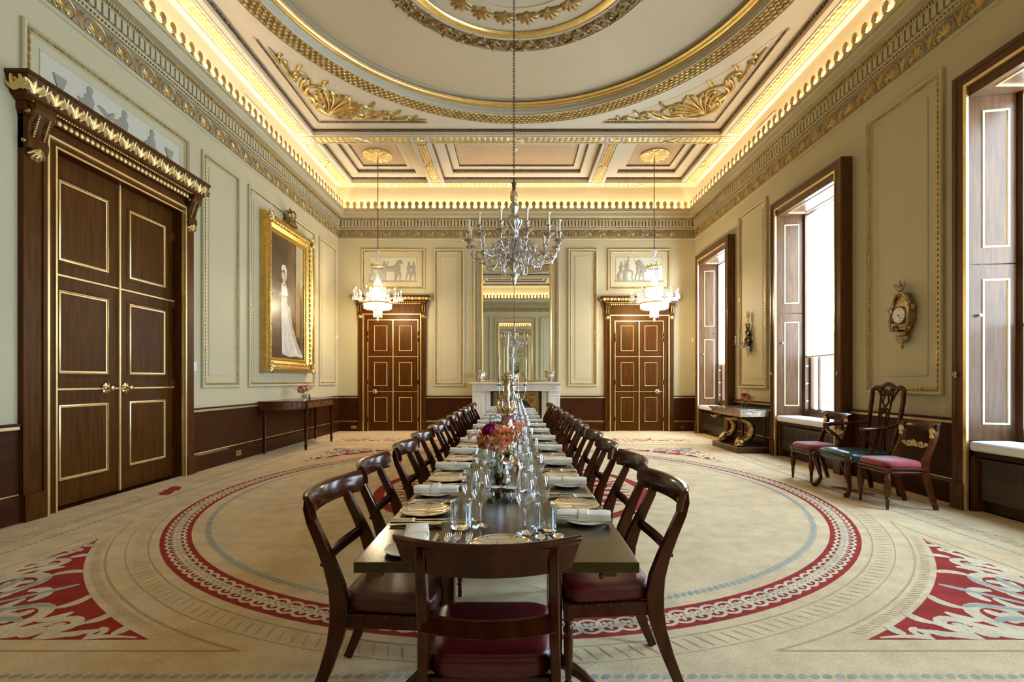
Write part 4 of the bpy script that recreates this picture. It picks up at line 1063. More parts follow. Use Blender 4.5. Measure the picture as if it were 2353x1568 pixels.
# ---------------------------------------------------------------- regency dining chairs
def dining_chair(leather='leather'):
    r = empty('dining_chair')
    W = M_['mahog']
    # crest rail
    m = MB(); secs = []
    for i in range(17):
        k = -1+2*i/16; x = .268*k; y = -.358+.072*k*k; dz = 0
        zb = .768
        q = [(0,.012,zb),(0,.014,.80),(0,.008,.835),(0,.0,.852),(0,-.008,.861+dz),(0,-.020,.863+dz),(0,-.029,.856+dz),(0,-.028,.846+dz),(0,-.019,.840),(0,-.014,.80),(0,-.012,zb)]
        secs.append([(x*(1-.12*(.862-c)/.1*abs(k)**3), y+b, c+.004*k*k) for a, b, c in q])
    m.loft(secs); obj('crest_rail', m, W, r, bev=.002)
    for s in (-1, 1):
        m = MB()
        P = [(s*.183,-.335,.838),(s*.183,-.334,.80),(s*.184,-.318,.75),(s*.188,-.280,.67),(s*.192,-.240,.58),(s*.196,-.212,.50),(s*.198,-.202,.43),(s*.198,-.205,.36),(s*.199,-.222,.28),(s*.200,-.255,.18),(s*.202,-.295,.08),(s*.203,-.330,0)]
        m.rtube(P, [.012,.014,.0145,.015,.015,.015,.015,.015,.0145,.014,.013,.012], [.012,.017,.020,.022,.026,.032,.036,.034,.028,.024,.021,.019])
        obj('back_leg', m, W, r)
    m = MB(); P = [(.19*k, -.268-.022*(1-k*k), .600-.010*(1-k*k)) for k in [-1+i/5 for i in range(11)]]
    m.rtube(P, .025, .009, up=(0,.25,1)); m2 = [(p[0], p[1]+.010, p[2]+.012) for p in P]; m.tube(m2, .009, 8); m.tube([(p[0], p[1]+.012, p[2]-.010) for p in P], .008, 8)
    obj('cross_rail', m, W, r)
    m = MB(); m.frust((-.185,.185,-.20,-.18),(-.185,.185,-.20,-.18), .345, .40)
    m.box(-.212,.212,.145,.168,.345,.40)
    for s in (-1, 1): m.loft([[(s*x+s*dx, y, z) for dx, z in ((-.011,.345),(.011,.345),(.011,.40),(-.011,.40))] for x, y in ((.192,-.20),(.206,.16))])
    obj('seat_rail', m, W, r, bev=.003)
    m = MB()
    lay = [(.398,1.0,0),(.408,1.03,.004),(.440,1.035,.006),(.458,1.015,0),(.467,.94,-.012),(.470,.80,-.03),(.471,.3,-.1)]
    secs = []
    for z, k, e in lay:
        sec = []
        for i in range(28):
            t = 2*pi*i/28; cx, sy = cos(t), sin(t)
            sx = (abs(cx)**.32)*(1 if cx > 0 else -1); yy = (abs(sy)**.32)*(1 if sy > 0 else -1)
            hw = .196+.012*yy; sec.append((sx*hw*k, -.018+yy*.184*k, z))
        secs.append(sec)
    m.loft(secs); obj('seat', m, M_[leather], r, ang=60)
    m = MB()
    for s in (-1, 1):
        for j in range(7):
            t = (j+.5)/7; m.ell((s*(.192+.014*t+.013), -.19+.35*t, .396), (.004,.006,.006), 6, 4)
    for j in range(7): m.ell((-.18+.06*j, .170, .396), (.006,.004,.006), 6, 4)
    obj('leather_studs', m, M_['leathb'], r)
    for s in (-1, 1):
        m = MB(); m.box(s*.192-.019, s*.192+.019, .132, .170, .335, .402)
        m.lathe([(.016,.336),(.020,.325),(.012,.312),(.019,.300),(.022,.285),(.015,.268),(.018,.258),(.0195,.24),(.0165,.14),(.013,.09),(.010,.085),(.018,.075),(.011,.065),(.013,.02),(.011,0)], 14, (s*.192,.151,0))
        obj('front_leg', m, W, r)
    return r
proto = dining_chair()
protob = None
LY = [2.05+.665*i for i in range(12)]; RY = [2.15+.655*i for i in range(12)]
proto.location = (-.075, 1.665, 0)
tag(proto, 'mahogany dining chair at the near head of the table, seen from behind', 'chair', 'dining chairs')
CX = [0,.012,-.01,.006,-.008,.01,0,.008,-.006,.004,-.01,.006]
for side, ys_, x, rz, w in ((-1, LY, -.465, -pi/2, 'left'), (1, RY, .36, pi/2, 'right')):
    for i, y in enumerate(ys_):
        c = copy_tree(proto); c.location = (x+CX[i]*side, y+CX[(i+5) % 12], 0); c.rotation_euler = (0, 0, rz+(.05*side if i == 0 else CX[(i*7) % 12]*1.6))
        tag(c, 'mahogany dining chair on the %s side of the table, %s from the camera' % (w, ORD[i+1]), 'chair', 'dining chairs')
        if i == 0 and side < 0:
            for ch_ in c.children:
                if ch_.name.startswith('seat') and 'rail' not in ch_.name:
                    ch_.data = ch_.data.copy(); ch_.data.materials[0] = M_['leathb']; ch_['label'] = 'brown leather seat'

# ---------------------------------------------------------------- tableware prototypes
def lat(name, prof, mt, n=32, par=None, **k):
    m = MB(); m.lathe(prof, n); return obj(name, m, M_[mt], par, ang=60, **k)
def dinner_plate():
    r = lat('dinner_plate', [(.001,.004),(.072,.004),(.080,.008),(.103,.013),(.106,.015),(.105,.011),(.082,.004),(.070,0),(.001,0)], 'silverp', 48)
    m = MB(); m.lathe([(.100,.0135),(.104,.0165),(.107,.0155)], 48)
    for k in range(3): m.relief([(-.03+.03*k, -.012), (-.022+.03*k, .012), (-.012+.03*k, -.01)], .003, .0008, .0045)
    obj('plate_rim', m, M_['silverp'], r); return r
def side_plate(): return lat('side_plate', [(.001,.004),(.05,.004),(.075,.010),(.079,.012),(.078,.009),(.052,.0),(.001,0)], 'china', 40)
def napkin():
    r = empty('napkin'); m = MB(); secs = []
    for i in range(13):
        t = i/12; x = -.105+.21*t; q = 1 if 0 < i < 12 else .93
        w = .039+.002*sin(7*t); h = .0145+.001*sin(9*t+1)
        sec = []
        for k in range(14):
            a = 2*pi*k/14; c_, s_ = cos(a), sin(a)
            sec.append((x+.003*sin(3*a), w*q*(abs(c_)**.4)*(1 if c_ > 0 else -1), .013+h+(h*q*(abs(s_)**.55)*(1 if s_ > 0 else -1))))
        secs.append(sec)
    m.loft(secs); 
    for s in (-1, 1):
        for z in (.019, .027, .035): m.tube([(-.104,s*.036,z),(.0,s*.0385,z+.001),(.105,s*.036,z)], .0036, 6)
    o = obj('folded_linen', m, M_['napkin'], r, ang=60)
    m = MB(); m.loft([[(x+.012*c_*(s_ > -2)*.3, .0425*(abs(c_)**.4)*(1 if c_ > 0 else -1), .028+.0175*(abs(s_)**.55)*(1 if s_ > 0 else -1)) for c_, s_ in [(cos(2*pi*k/16), sin(2*pi*k/16)) for k in range(16)]] for x in (-.018, -.017, .016, .017)])
    obj('linen_band', m, M_['napkin'], r, ang=60)
    return r
def knife(L=.235):
    r = empty('table_knife'); m = MB(); m.loft([[(x, w*c_, .009+.006*s_) for c_, s_ in [(cos(2*pi*k/10), sin(2*pi*k/10)) for k in range(10)]] for x, w in ((-L/2,.006),(-L/2+.006,.0095),(-L/2+.05,.009),(-L/2+.088,.0065))])
    obj('knife_handle', m, M_['silver'], r)
    m = MB(); m.lathe([(.007,0),(.010,.003),(.006,.006),(.009,.009),(.006,.012)], 10, M=lambda a, b, c: (-L/2+.086+c, a, .009+b*.8)); obj('ferrule', m, M_['silverp'], r)
    m = MB(); m.prism([(-L/2+.096,-.006),(L/2-.03,-.008),(L/2,.002),(L/2-.01,.007),(-L/2+.096,.007)], .0075, .0095); obj('knife_blade', m, M_['silverp'], r); return r
def fork(L=.205):
    r = empty('table_fork'); m = MB()
    m.tube([(-L/2,0,.006),(-L/2+.02,0,.007),(0,0,.011),(L*.22,0,.005)], [(.004,.008),(.004,.0075),(.003,.003),(.003,.003)], 8, up=(0,0,1)); obj('fork_handle', m, M_['silver'], r)
    m = MB()
    m.tube([(L*.21,0,.005),(L*.27,0,.005),(L*.32,0,.008)], [(.002,.004),(.002,.011),(.002,.012)], 8, up=(0,0,1))
    for k in (-1.5,-.5,.5,1.5): m.tube([(L*.31,k*.0068,.008),(L*.42,k*.0068,.011),(L/2,k*.0064,.016)], [.0018,.0018,.0008], 5)
    obj('fork_tines', m, M_['silverp'], r); return r
def spoon(L=.20):
    r = empty('dessert_spoon'); m = MB()
    m.tube([(-L/2,0,.006),(-L/2+.02,0,.007),(0,0,.011),(L*.25,0,.008)], [(.003,.008),(.003,.007),(.003,.003),(.003,.003)], 8, up=(0,0,1)); obj('spoon_handle', m, M_['silver'], r)
    m = MB(); m.lathe([(.001,-.007),(.5,-.005),(.85,0),(1,.006),(.9,.002),(.5,-.003),(.001,-.005)], 18, M=lambda a, b, c: (L*.37+a*.031, b*.020, .008+c)); obj('spoon_bowl', m, M_['silverp'], r); return r
def wine_glass(k=1.0):
    r = empty('wine_glass')
    bw = [(.004,.088),(.012,.092),(.024,.102),(.034,.120),(.0385,.140),(.038,.158),(.034,.182),(.0305,.200)]
    m = MB(); m.lathe([(a*k, b*k) for a, b in bw], 28); m.lathe([(.0305*k,.1995*k),(.0312*k,.2005*k),(.030*k,.2005*k)], 28); obj('glass_bowl', m, M_['glass'], r, ang=80)
    m = MB(); m.lathe([(a*k, b*k) for a, b in [(.001,.094),(.009,.0915),(.0055,.080),(.0036,.06),(.0036,.025),(.005,.012),(.012,.006),(.033,.002),(.0345,.0008),(.033,0),(.001,0)]], 24); obj('stem_and_foot', m, M_['rglass'], r, ang=60)
    return r
def tumbler():
    r = empty('water_tumbler')
    m = MB(); m.lathe([(.040,.02),(.0405,.095),(.041,.1),(.0395,.1),(.0385,.095),(.038,.02)], 36); obj('glass_wall', m, M_['glass'], r, ang=80)
    m = MB(); m.lathe([(.001,.022),(.025,.019),(.038,.022),(.0402,.02),(.0398,.006),(.036,0),(.001,.0015)], 36); obj('thick_base', m, M_['rglass'], r, ang=60); return r
P_ = dict(plate=dinner_plate(), side=side_plate(), nap=napkin(), knife=knife(), fork=fork(), spoon=spoon(), wine=wine_glass(), tumb=tumbler())
used = set()
def put(key, x, y, rz, label, cat, group, z=TZ+.0005):
    o = P_[key] if key not in used else copy_tree(P_[key])
    used.add(key); o.location = (x, y, z); o.rotation_euler = (0, 0, rz)
    return tag(o, label, cat, group)
G_ = random.Random(5)
j = lambda s: (G_.random()-.5)*2*s
for side, ys_, w in ((-1, LY, 'left'), (1, RY, 'right')):
    ex = TX+side*TW
    for i, y in enumerate(ys_):
        X = lambda d: ex-side*d
        Y = lambda d: y-side*d if side > 0 else y+d*1.0
        # side -1: own left hand is +y ; side +1: own left hand is -y
        L_ = (lambda d, y=y: y+d) if side < 0 else (lambda d, y=y: y-d)
        rz = 0 if side < 0 else pi
        pl = '%s place from the camera, %s side of table' % (ORD[i+1], w)
        put('plate', X(.120), L_(0.0)-.01*(side > 0), rz+pi/2, 'silver dinner plate at the '+pl, 'plate', 'dinner plates')
        sd = .325 if side < 0 else .235
        put('side', X(.105), L_(sd), 0, 'white side plate under napkin, '+pl, 'side plate', 'side plates')
        put('nap', X(.112)+j(.004), L_(sd)+j(.004), rz+j(.06)+(-.09 if side > 0 and i == 0 else 0), 'white folded napkin at the '+pl, 'napkin', 'folded napkins', TZ+.001)
        for q, d in enumerate((.135, .165)): put('knife', X(.125+.004*q), L_(-d+j(.002)), rz+j(.03), '%s silver knife at the %s' % (('inner','outer')[q], pl), 'knife', 'table knives')
        put('spoon', X(.118), L_(-.195+j(.003)), rz+j(.03), 'silver spoon at the '+pl, 'spoon', 'spoons')
        for q, d in enumerate((.135, .160, .185) if side < 0 else (.128, .150)): put('fork', X(.12+.006*q), L_(d+j(.002)), rz+j(.05), '%s silver fork at the %s' % (('inner','outer','outermost')[q], pl), 'fork', 'forks')
        if side < 0: gp = ((.365,-.165),(.315,-.095))
        else: gp = ((.275,-.225),(.325,-.30))
        if i == 0 and side < 0: gp = ((.367,-.188),(.325,-.12))
        for q, (dx, dy) in enumerate(gp): put('wine', X(dx)+j(.004), L_(dy)+j(.006), j(3), '%s wine glass, %s' % (('nearer','further')[q], pl), 'wine glass', 'wine glasses')
# near head place and the two tumblers
put('plate', -.045, 1.612, 0, 'silver dinner plate behind the near head chair', 'plate', 'dinner plates')
put('side', -.345, 1.585, 0, 'white side plate half hidden by the near head chair', 'side plate', 'side plates')
put('nap', -.335, 1.66, pi/2+.18, 'white napkin standing folded by the near head chair', 'napkin', 'folded napkins', TZ+.002)
for q, x in enumerate((-.232,-.200,-.160)): put('fork', x, 1.625+(.014 if q == 1 else 0), pi/2+.02*(1-q), '%s silver fork left of the near head plate' % ('outer','middle','inner')[q], 'fork', 'forks')
put('spoon', .092, 1.615, pi/2, 'silver spoon right of the near head plate', 'spoon', 'spoons'); put('spoon', .152, 1.625, pi/2-.06, 'outer silver spoon at far right of the near head plate', 'spoon', 'spoons')
put('knife', .122, 1.60, pi/2, 'silver knife between spoons at the near head place', 'knife', 'table knives')
put('knife', -.275, 1.63, pi/2, 'small silver knife leaning beside the head place napkin', 'knife', 'table knives')
put('wine', .041, 1.772, 0, 'wine glass standing nearest the camera, right of centre', 'wine glass', 'wine glasses'); put('wine', .098, 1.845, 0, 'wine glass directly behind the right tumbler', 'wine glass', 'wine glasses')
put('tumb', .118, 1.795, 0, 'heavy based water tumbler on the right of the near table end', 'tumbler', 'tumblers'); put('tumb', -.204, 1.842, 0, 'heavy based water tumbler on the left of the near table end', 'tumbler', 'tumblers')
put('plate', -.04, 10.33, 0, 'silver dinner plate at the far head of the table', 'plate', 'dinner plates'); put('nap', .12, 10.33, pi/2, 'white napkin at the far head of the table', 'napkin', 'folded napkins')
# ---------------------------------------------------------------- flowers
def rose_mb(r, seed=0):
    m = MB(); q = random.Random(seed); m.ell((0,0,0), (r*.36,r*.36,r*.42), 8, 6)
    for ring, (n, rr, ht, op) in enumerate(((3,.28,.62,.02),(4,.44,.60,.05),(5,.60,.55,.08),(5,.76,.46,.13),(6,.92,.30,.20))):
        for k in range(n):
            a0 = 2*pi*k/n+ring*.7+q.random()*.3; da = 2*pi/n*.72
            secs = []
            for i in range(6):
                t = i/5; z = -.45*r+(ht+.45)*r*t; R = r*rr*(.35+.65*sin(t*pi/2))+r*op*.35*t*t
                secs.append([((R-.02*r*cos(s*1.5))*cos(a0+da*s*(.5+.5*sin(pi*min(1,t*.8+.2)))), (R)*sin(a0+da*s*(.5+.5*sin(pi*min(1,t*.8+.2)))), z-r*.18*s*s*t) for s in (-1,-.5,0,.5,1)])
            m.loft(secs, False, False)
    return m
def carn_mb(r, seed=1):
    m = MB(); q = random.Random(seed)
    for k in range(26):
        a = q.random()*2*pi; e = q.random()*1.2+.15; L = r*(.75+.3*q.random()); R0 = r*.15
        d = Vector((cos(a)*cos(e), sin(a)*cos(e), sin(e))); t = Vector((-sin(a), cos(a), 0)); u = d.cross(t)
        secs = []
        for i in range(4):
            f = i/3; c = d*(R0+(L-R0)*f)
            secs.append([tuple(c+t*(s*r*.28*f)+u*(.08*r*f*(1 if j2 % 2 else -1))) for j2, s in enumerate((-1,-.5,0,.5,1))])
        m.loft(secs, False, False)
    return m
def leaf_mb2(L, w):
    m = MB(); secs = []
    for i in range(7):
        t = i/6; ww = w*sin(pi*min(1, t*.93+.05)); z = .18*L*sin(pi*t)
        secs.append([(L*t, -ww, z+ww*.3), (L*t, 0, z), (L*t, ww, z+ww*.3)])
    m.loft(secs, False, False); return m
_fm = {}
def flower_mesh(key, fn):
    if key not in _fm: _fm[key] = fn()
    return _fm[key]
from mathutils import Euler
def bouquet(loc, seed, label, R=.11, vh=.12, vr=.042, nrose=5):
    q = random.Random(seed)
    r = tag(empty('flower_arrangement', loc), label, 'flowers', None)
    m = MB(); m.lathe([(vr,.006),(vr,vh),(vr-.003,vh),(vr-.003,.01),(.001,.01)], 28); m.lathe([(.001,0),(vr,.0),(vr,.012),(.001,.014)], 28); obj('glass_vase', m, M_['glass'], r, ang=60)
    m = MB(); m.lathe([(.001,.012),(vr-.005,.012),(vr-.005,vh*.62),(.001,vh*.62)], 24); obj('vase_water', m, M_['water'], r)
    top = vh+.02
    def place(name, m, mt, d, rad, s=1):
        o = obj(name, m, M_[mt], r, ang=80); v = Vector(d).normalized(); o.location = (v.x*rad, v.y*rad, top+v.z*rad*.85)
        o.rotation_euler = v.to_track_quat('Z', 'Y').to_euler(); return o
    k = R/.11; dirs = []
    n = 10
    st_ = MB()
    for i in range(n):
        a = i*2.399+seed; e = .15+1.2*((i*.618) % 1); dirs.append((cos(a)*cos(e), sin(a)*cos(e), sin(e)))
    # front facing blossoms (towards -y) always present
    dirs[0] = (-.62,-.72,.35); dirs[1] = (.5,-.75,.55); dirs[2] = (-.05,-.3,.95); dirs[3] = (-.2,-1,.05); dirs[4] = (.25,-1,-.05); dirs[5] = (-.4,-.5,.85)
    kinds = ['rose','rose','rose','carn','carn','mag','rose','carn','mag','rose']
    for i, (d, kd) in enumerate(zip(dirs, kinds)):
        if kd == 'rose': place('coral_rose', rose_mb(.050*k, seed*10+i), 'rose', d, R*.66)
        elif kd == 'carn': place('peach_carnation', carn_mb(.040*k, seed*10+i), 'peachf', d, R*.66)
        else: place('magenta_rose', rose_mb(.036*k, seed*10+i), 'magenta', d, R*.86)
        v = Vector(d).normalized()*R*.6
        st_.tube([(-v.x*.25, -v.y*.25, .02), (v.x*.15, v.y*.15, vh*.9), (v.x, v.y, top+v.z*.8)], .0025, 5)
    obj('flower_stems', st_, M_['stemg'], r)
    for i, d in enumerate(((.95,-.5,.3),(-.95,-.4,.45),(.8,.5,.4))):
        m = MB(); bq = random.Random(seed+i); v = Vector(d).normalized()
        for b in range(14):
            p = Vector((bq.uniform(-1,1), bq.uniform(-1,1), bq.uniform(-.8,1)))*.036*k+v*R*1.06; m.ell((p.x, p.y, top+p.z), .0070*k, 10, 8)
        obj('berry_spray', m, M_['berry'], r)
    for i in range(13):
        a = i*2.2+seed; o = obj('green_leaf', leaf_mb2(.07*k, .019*k), M_['leaf'], r, ang=80)
        o.location = (cos(a)*R*.35, sin(a)*R*.35, top-.02+.03*(i % 3)); o.rotation_euler = (0, -.2-.5*(i % 3), a)
    for i, (x, y) in enumerate(((-.3,.4),(.5,.2),(.25,-.1))):
        m = MB(); m.tube([(x*R*.5, y*R*.5, top+.04), (x*R, y*R, top+R*.9), (x*R*1.2+.012, y*R, top+R*1.2), (x*R*1.2+.03, y*R, top+R*1.28)], [.0015,.0028,.0032,.001], 7); obj('curled_tendril', m, M_['magenta'], r)
    return r
bouquet((-.098, 2.60, TZ), 3, 'coral and magenta flowers in a glass vase nearest the camera on the table', .122, .205, .036)
bouquet((-.015, 3.95, TZ), 4, 'second flower vase on the table, around the silver candelabrum stem', .10, .13, .036)
bouquet((-.10, 5.75, TZ), 5, 'third flower vase along the table, beyond the second candelabrum', .11, .14, .036)
bouquet((-.08, 8.2, TZ), 6, 'farthest flower vase on the dining table near the fireplace', .11, .14, .036)
bouquet((-4.19, 9.62, .935), 8, 'small coral flower vase on the demilune table under the portrait', .13, .13, .055)
bouquet((4.30, 9.02, .79), 9, 'small coral flower vase on the gilt dolphin console table', .13, .14, .055)

# ---------------------------------------------------------------- silver on the table
def candle(m, x, y, z, L, r=.010):
    m.lathe([(r,0),(r,L),(r*.8,L+.003),(.001,L+.003)], 12, (x,y,z))
    for k in range(4): m.tube([(x+r*cos(k*1.7), y+r*sin(k*1.7), z+L), (x+r*1.25*cos(k*1.7), y+r*1.25*sin(k*1.7), z+L*.86), (x+r*1.1*cos(k*1.7), y+r*1.1*sin(k*1.7), z+L*.70)], [.004,.005,.002], 6)
def candelabrum(loc, rz, label, h=.62, arms=4, ar=.16, cl=.20, fat=.011, body='oldsil', dz=0, wd=.82):
    r = tag(empty('candelabrum', loc, rz), label, 'candelabrum')
    m = MB(); m.lathe([(.001,0),(.105,0),(.11,.015),(.09,.03),(.07,.04),(.05,.055),(.055,.07)], 28)
    for k in range(4):
        a = k*pi/2+pi/4; m.ell((.095*cos(a), .095*sin(a), .025), (.03,.03,.03), 8, 6)
        m.tube([(.11*cos(a),.11*sin(a),.0),(.10*cos(a),.10*sin(a),.05),(.05*cos(a),.05*sin(a),.08)], [.014,.018,.012], 8)
    obj('pedestal_base', m, M_[body], r)
    m = MB(); s = h/.62
    m.lathe([(a, .07+b*s) for a, b in [(.03,0),(.055,.03),(.062,.07),(.052,.10),(.04,.13),(.046,.16),(.05,.20),(.042,.24),(.046,.27),(.05,.275),(.03,.29),(.02,.31),(.018,.38),(.03,.42),(.02,.46),(.03,.50),(.04,.53),(.042,.545),(.03,.55),(.02,.56)]], 24)
    for k in range(8):
        a = k*pi/4
        for (z, rr, q) in ((.07,.062,.018),(.19,.050,.014)):
            m.ell((rr*cos(a), rr*sin(a), .07+z*s), (q,q,q*1.3), 7, 5)
        m.tube([(.045*cos(a), .045*sin(a), .07+.10*s), (.066*cos(a+.3), .066*sin(a+.3), .07+.14*s), (.048*cos(a+.5), .048*sin(a+.5), .07+.18*s)], [.005,.008,.003], 6)
        m.tube([(.018*cos(a), .018*sin(a), .07+.32*s), (.045*cos(a), .045*sin(a), .07+.30*s), (.075*cos(a), .075*sin(a), .07+.33*s), (.070*cos(a), .07*sin(a), .07+.37*s), (.055*cos(a),.055*sin(a),.07+.36*s)], [.008,.012,.012,.008,.003], 6)
        m.ell((.035*cos(a), .035*sin(a), .07+.525*s), (.010,.010,.018), 6, 4)
    obj('figured_stem', m, M_[body], r)
    m = MB()
    for k in range(10): petal(m, 0, 0, 2*pi*k/10, .042, .011, .008, 0, lambda a, b, c: (a, -.062-c, .07+.07*s+b), 4)
    m.lathe([(.050,.0),(.054,.006),(.050,.012)], 24, (0,0,.07+.272*s)); m.lathe([(.038,.0),(.045,.006),(.038,.012)], 24, (0,0,.07+.53*s)); obj('gilt_mounts', m, M_['giltsil'], r)
    r.scale = (wd, wd, 1)
    zt = .07+.56*s
    m = MB(); candle(m, 0, 0, zt-.01, cl+.03, fat); obj('wax_candle', m, M_['cream'], r)
    m = MB(); m.lathe([(fat,.0),(fat+.016,.008),(fat+.02,.018),(fat+.016,.02),(fat,.004)], 12, (0,0,zt-.01+cl+.02)); obj('crystal_drip_pan', m, M_['crystal'], r)
    for k in range(arms):
        a = 2*pi*k/arms
        ao = empty('candle_arm', (0,0,0), a, r)
        z0 = .07+.33*s; ze = z0+.13
        m = MB(); m.tube(bez((.02,0,z0+.05),(.05,0,z0-.06),(ar,0,z0-.07),(ar,0,ze-.02),14), [.009-.0003*q for q in range(15)], 8)
        m.tube(spiral(.075, z0, .03, .006, 0, 1.2, 14), .004, 5, M=lambda x, y, z: (x, z, y)) if False else None
        m.lathe([(.006,-.02),(.026,-.012),(.034,-.006),(.03,-.004),(.010,.0),(.008,.012),(.016,.022),(.017,.045),(.022,.052),(.012,.052)], 16, (ar,0,ze)); obj('silver_branch', m, M_['silverp'], ao)
        m = MB(); candle(m, ar, 0, ze+.045, cl*.85, .0095); obj('wax_candle', m, M_['cream'], ao)
        m = MB(); m.lathe([(.010,.0),(.022,.006),(.026,.014),(.022,.016)], 12, (ar,0,ze+.045+cl*.83)); obj('crystal_drip_pan', m, M_['crystal'], ao)
    return r
candelabrum((-.048, 3.12, TZ), .2, 'near gilt and silver candelabrum with one thick central candle', .60, 0, .10, .235, .0115, 'giltsil')
candelabrum((-.02, 4.45, TZ), .05, 'second silver candelabrum on the table with curved candle branches', .62, 4, .150, .22, .0105, 'oldsil')
candelabrum((-.05, 7.0, TZ), .5, 'farthest silver candelabrum on the table', .50, 4, .15, .16, .010, 'oldsil')
def salt(x, y, lab):
    r = tag(empty('salt_cellar', (x, y, TZ)), lab, 'salt cellar', 'shell salt cellars')
    m = MB(); secs = []
    for rr, z in ((.02,.018),(.034,.022),(.043,.034),(.046,.042),(.040,.038)):
        secs.append([(rr*cos(t)*(1+.07*cos(9*t)), rr*.8*sin(t)*(1+.07*cos(9*t)), z) for t in [2*pi*i/36 for i in range(36)]])
    m.loft(secs, True, False)
    for k in range(3):
        a = 2*pi*k/3+.5; m.tube([(.018*cos(a),.018*sin(a),.02),(.036*cos(a),.03*sin(a),.018),(.038*cos(a),.034*sin(a),.006),(.030*cos(a),.028*sin(a),.003)], [.006,.006,.005,.004], 6)
    obj('shell_dish', m, M_['oldsil'], r)
    m = MB(); m.lathe([(.001,.043),(.02,.042),(.036,.037),(.03,.02)], 24, M=lambda a, b, c: (a, b*.8, c)); obj('white_salt', m, mat('salt%d' % len(bpy.data.materials), (.85,.78,.70), .9, bump=.4, bscale=300), r)
def mill(x, y, lab):
    r = tag(empty('pepper_mill', (x, y, TZ)), lab, 'pepper mill')
    m = MB(); m.lathe([(.001,0),(.022,0),(.023,.008),(.017,.02),(.013,.035),(.015,.05),(.016,.056)], 24); obj('mill_body', m, M_['mahog'], r)
    m = MB(); m.lathe([(.012,.056),(.014,.062),(.022,.070),(.023,.078),(.018,.087),(.006,.092),(.001,.093)], 24); obj('mill_head', m, M_['mahog'], r)
    m = MB(); m.ell((0,0,.096), .005, 8, 6); obj('steel_nut', m, M_['steel'], r)
def caster(x, y, lab):
    r = tag(empty('sugar_shaker', (x, y, TZ)), lab, 'shaker')
    m = MB(); m.lathe([(.001,0),(.024,0),(.025,.008),(.013,.018),(.012,.024),(.022,.036),(.023,.055),(.018,.07),(.019,.074),(.019,.09),(.014,.105),(.006,.112),(.005,.12),(.001,.125)], 20)
    for k in range(8):
        a = k*pi/4; m.tube([(.013*cos(a),.013*sin(a),.024),(.024*cos(a+.2),.024*sin(a+.2),.045),(.019*cos(a+.5),.019*sin(a+.5),.07)], [.002,.004,.002], 5)
    obj('shaker_body', m, M_['oldsil'], r)
def sauce(x, y, rz, lab):
    r = tag(empty('sauce_boat', (x, y, TZ), rz), lab, 'sauce boat')
    m = MB(); secs = []
    for k, z in ((.30,.018),(.62,.03),(.9,.055),(1.0,.075),(1.04,.082),(.96,.078),(.8,.05)):
        secs.append([((.058*cos(t)+(.03 if cos(t) > .6 else 0)*(cos(t)-.6)/.4)*k, .033*sin(t)*k*(1+.05*cos(6*t)), z+(.014*max(0, cos(t))**2+.006*cos(6*t)*.4)*(k > .8)) for t in [2*pi*i/36 for i in range(36)]])
    m.loft(secs, True, False); m.lathe([(.001,0),(.028,0),(.03,.006),(.014,.012),(.016,.02)], 20)
    m.tube([(-.05,0,.045),(-.085,0,.07),(-.095,0,.10),(-.07,0,.115),(-.052,0,.09)], [.005,.006,.006,.006,.004], 8)
    obj('boat_body', m, M_['silver'], r)
nm = ('near', 'middle', 'far')
for i, y in enumerate((2.36, 5.15, 7.75)):
    salt(-.100, y, 'shell salt cellar on the left of the %s silver cruet group' % nm[i]); salt(-.016, y-.01, 'shell salt cellar on the right of the %s silver cruet group' % nm[i])
    mill(-.082, y+.085, 'small dark wooden pepper mill in the %s cruet group' % nm[i]); caster(-.046, y+.10, 'ornate silver shaker in the %s cruet group' % nm[i])
    sauce(-.045, y+.25 if i else 2.80, -1.9, 'silver sauce boat in the %s cruet group' % nm[i])

# ---------------------------------------------------------------- central silver chandelier
def chain(m, x, y, z0, z1, L=.036, r=.0035, w=.010):
    n = int((z1-z0)/(L*.72)); st = (z1-z0)/n
    for i in range(n):
        z = z0+st*(i+.5); P = []
        for k in range(11):
            t = 2*pi*k/10; a, b = w*cos(t), L/2*sin(t)
            P.append((x+a, y, z+b) if i % 2 else (x, y+a, z+b))
        m.tube(P, r, 5, caps=False)
CHY = 5.70
mc = tag(empty('silver_chandelier', (-.005, CHY, 0)), 'large ornate silver chandelier with unlit candles hanging over the table', 'chandelier')
m = MB(); chain(m, 0, 0, 3.72, ZC+.335, .046, .0042, .012); obj('suspension_chain', m, M_['bronze'], mc)
s7 = .000916; ZZ = lambda yz: H+(475-yz/5.6)*.005131
m = MB(); m.lathe([(10*s7, ZZ(45)), (14*s7, ZZ(100)), (22*s7, ZZ(120)), (16*s7, ZZ(180)), (26*s7, ZZ(205)), (20*s7, ZZ(215))], 16)
for k in range(8): 
    a = k*pi/4; m.tube([(.014*cos(a),.014*sin(a),ZZ(200)),(.018*cos(a),.018*sin(a),ZZ(150)),(.032*cos(a),.032*sin(a),ZZ(105))], [.006,.006,.002], 5)
obj('leafy_stem', m, M_['bronze'], mc)
m = MB(); m.lathe([(22*s7,ZZ(215)),(44*s7,ZZ(250)),(49*s7,ZZ(300)),(40*s7,ZZ(340)),(15*s7,ZZ(358))], 20)
for j2 in range(7):
    for k in range(12):
        a = 2*pi*(k+.5*(j2 % 2))/12; z = 235+j2*17; rr = (44-abs(j2-3.6)*2.6)*s7; m.ell((rr*cos(a), rr*sin(a), ZZ(z)), (.009,.009,.010), 6, 4)
obj('pineapple_finial', m, M_['giltsil'], mc)
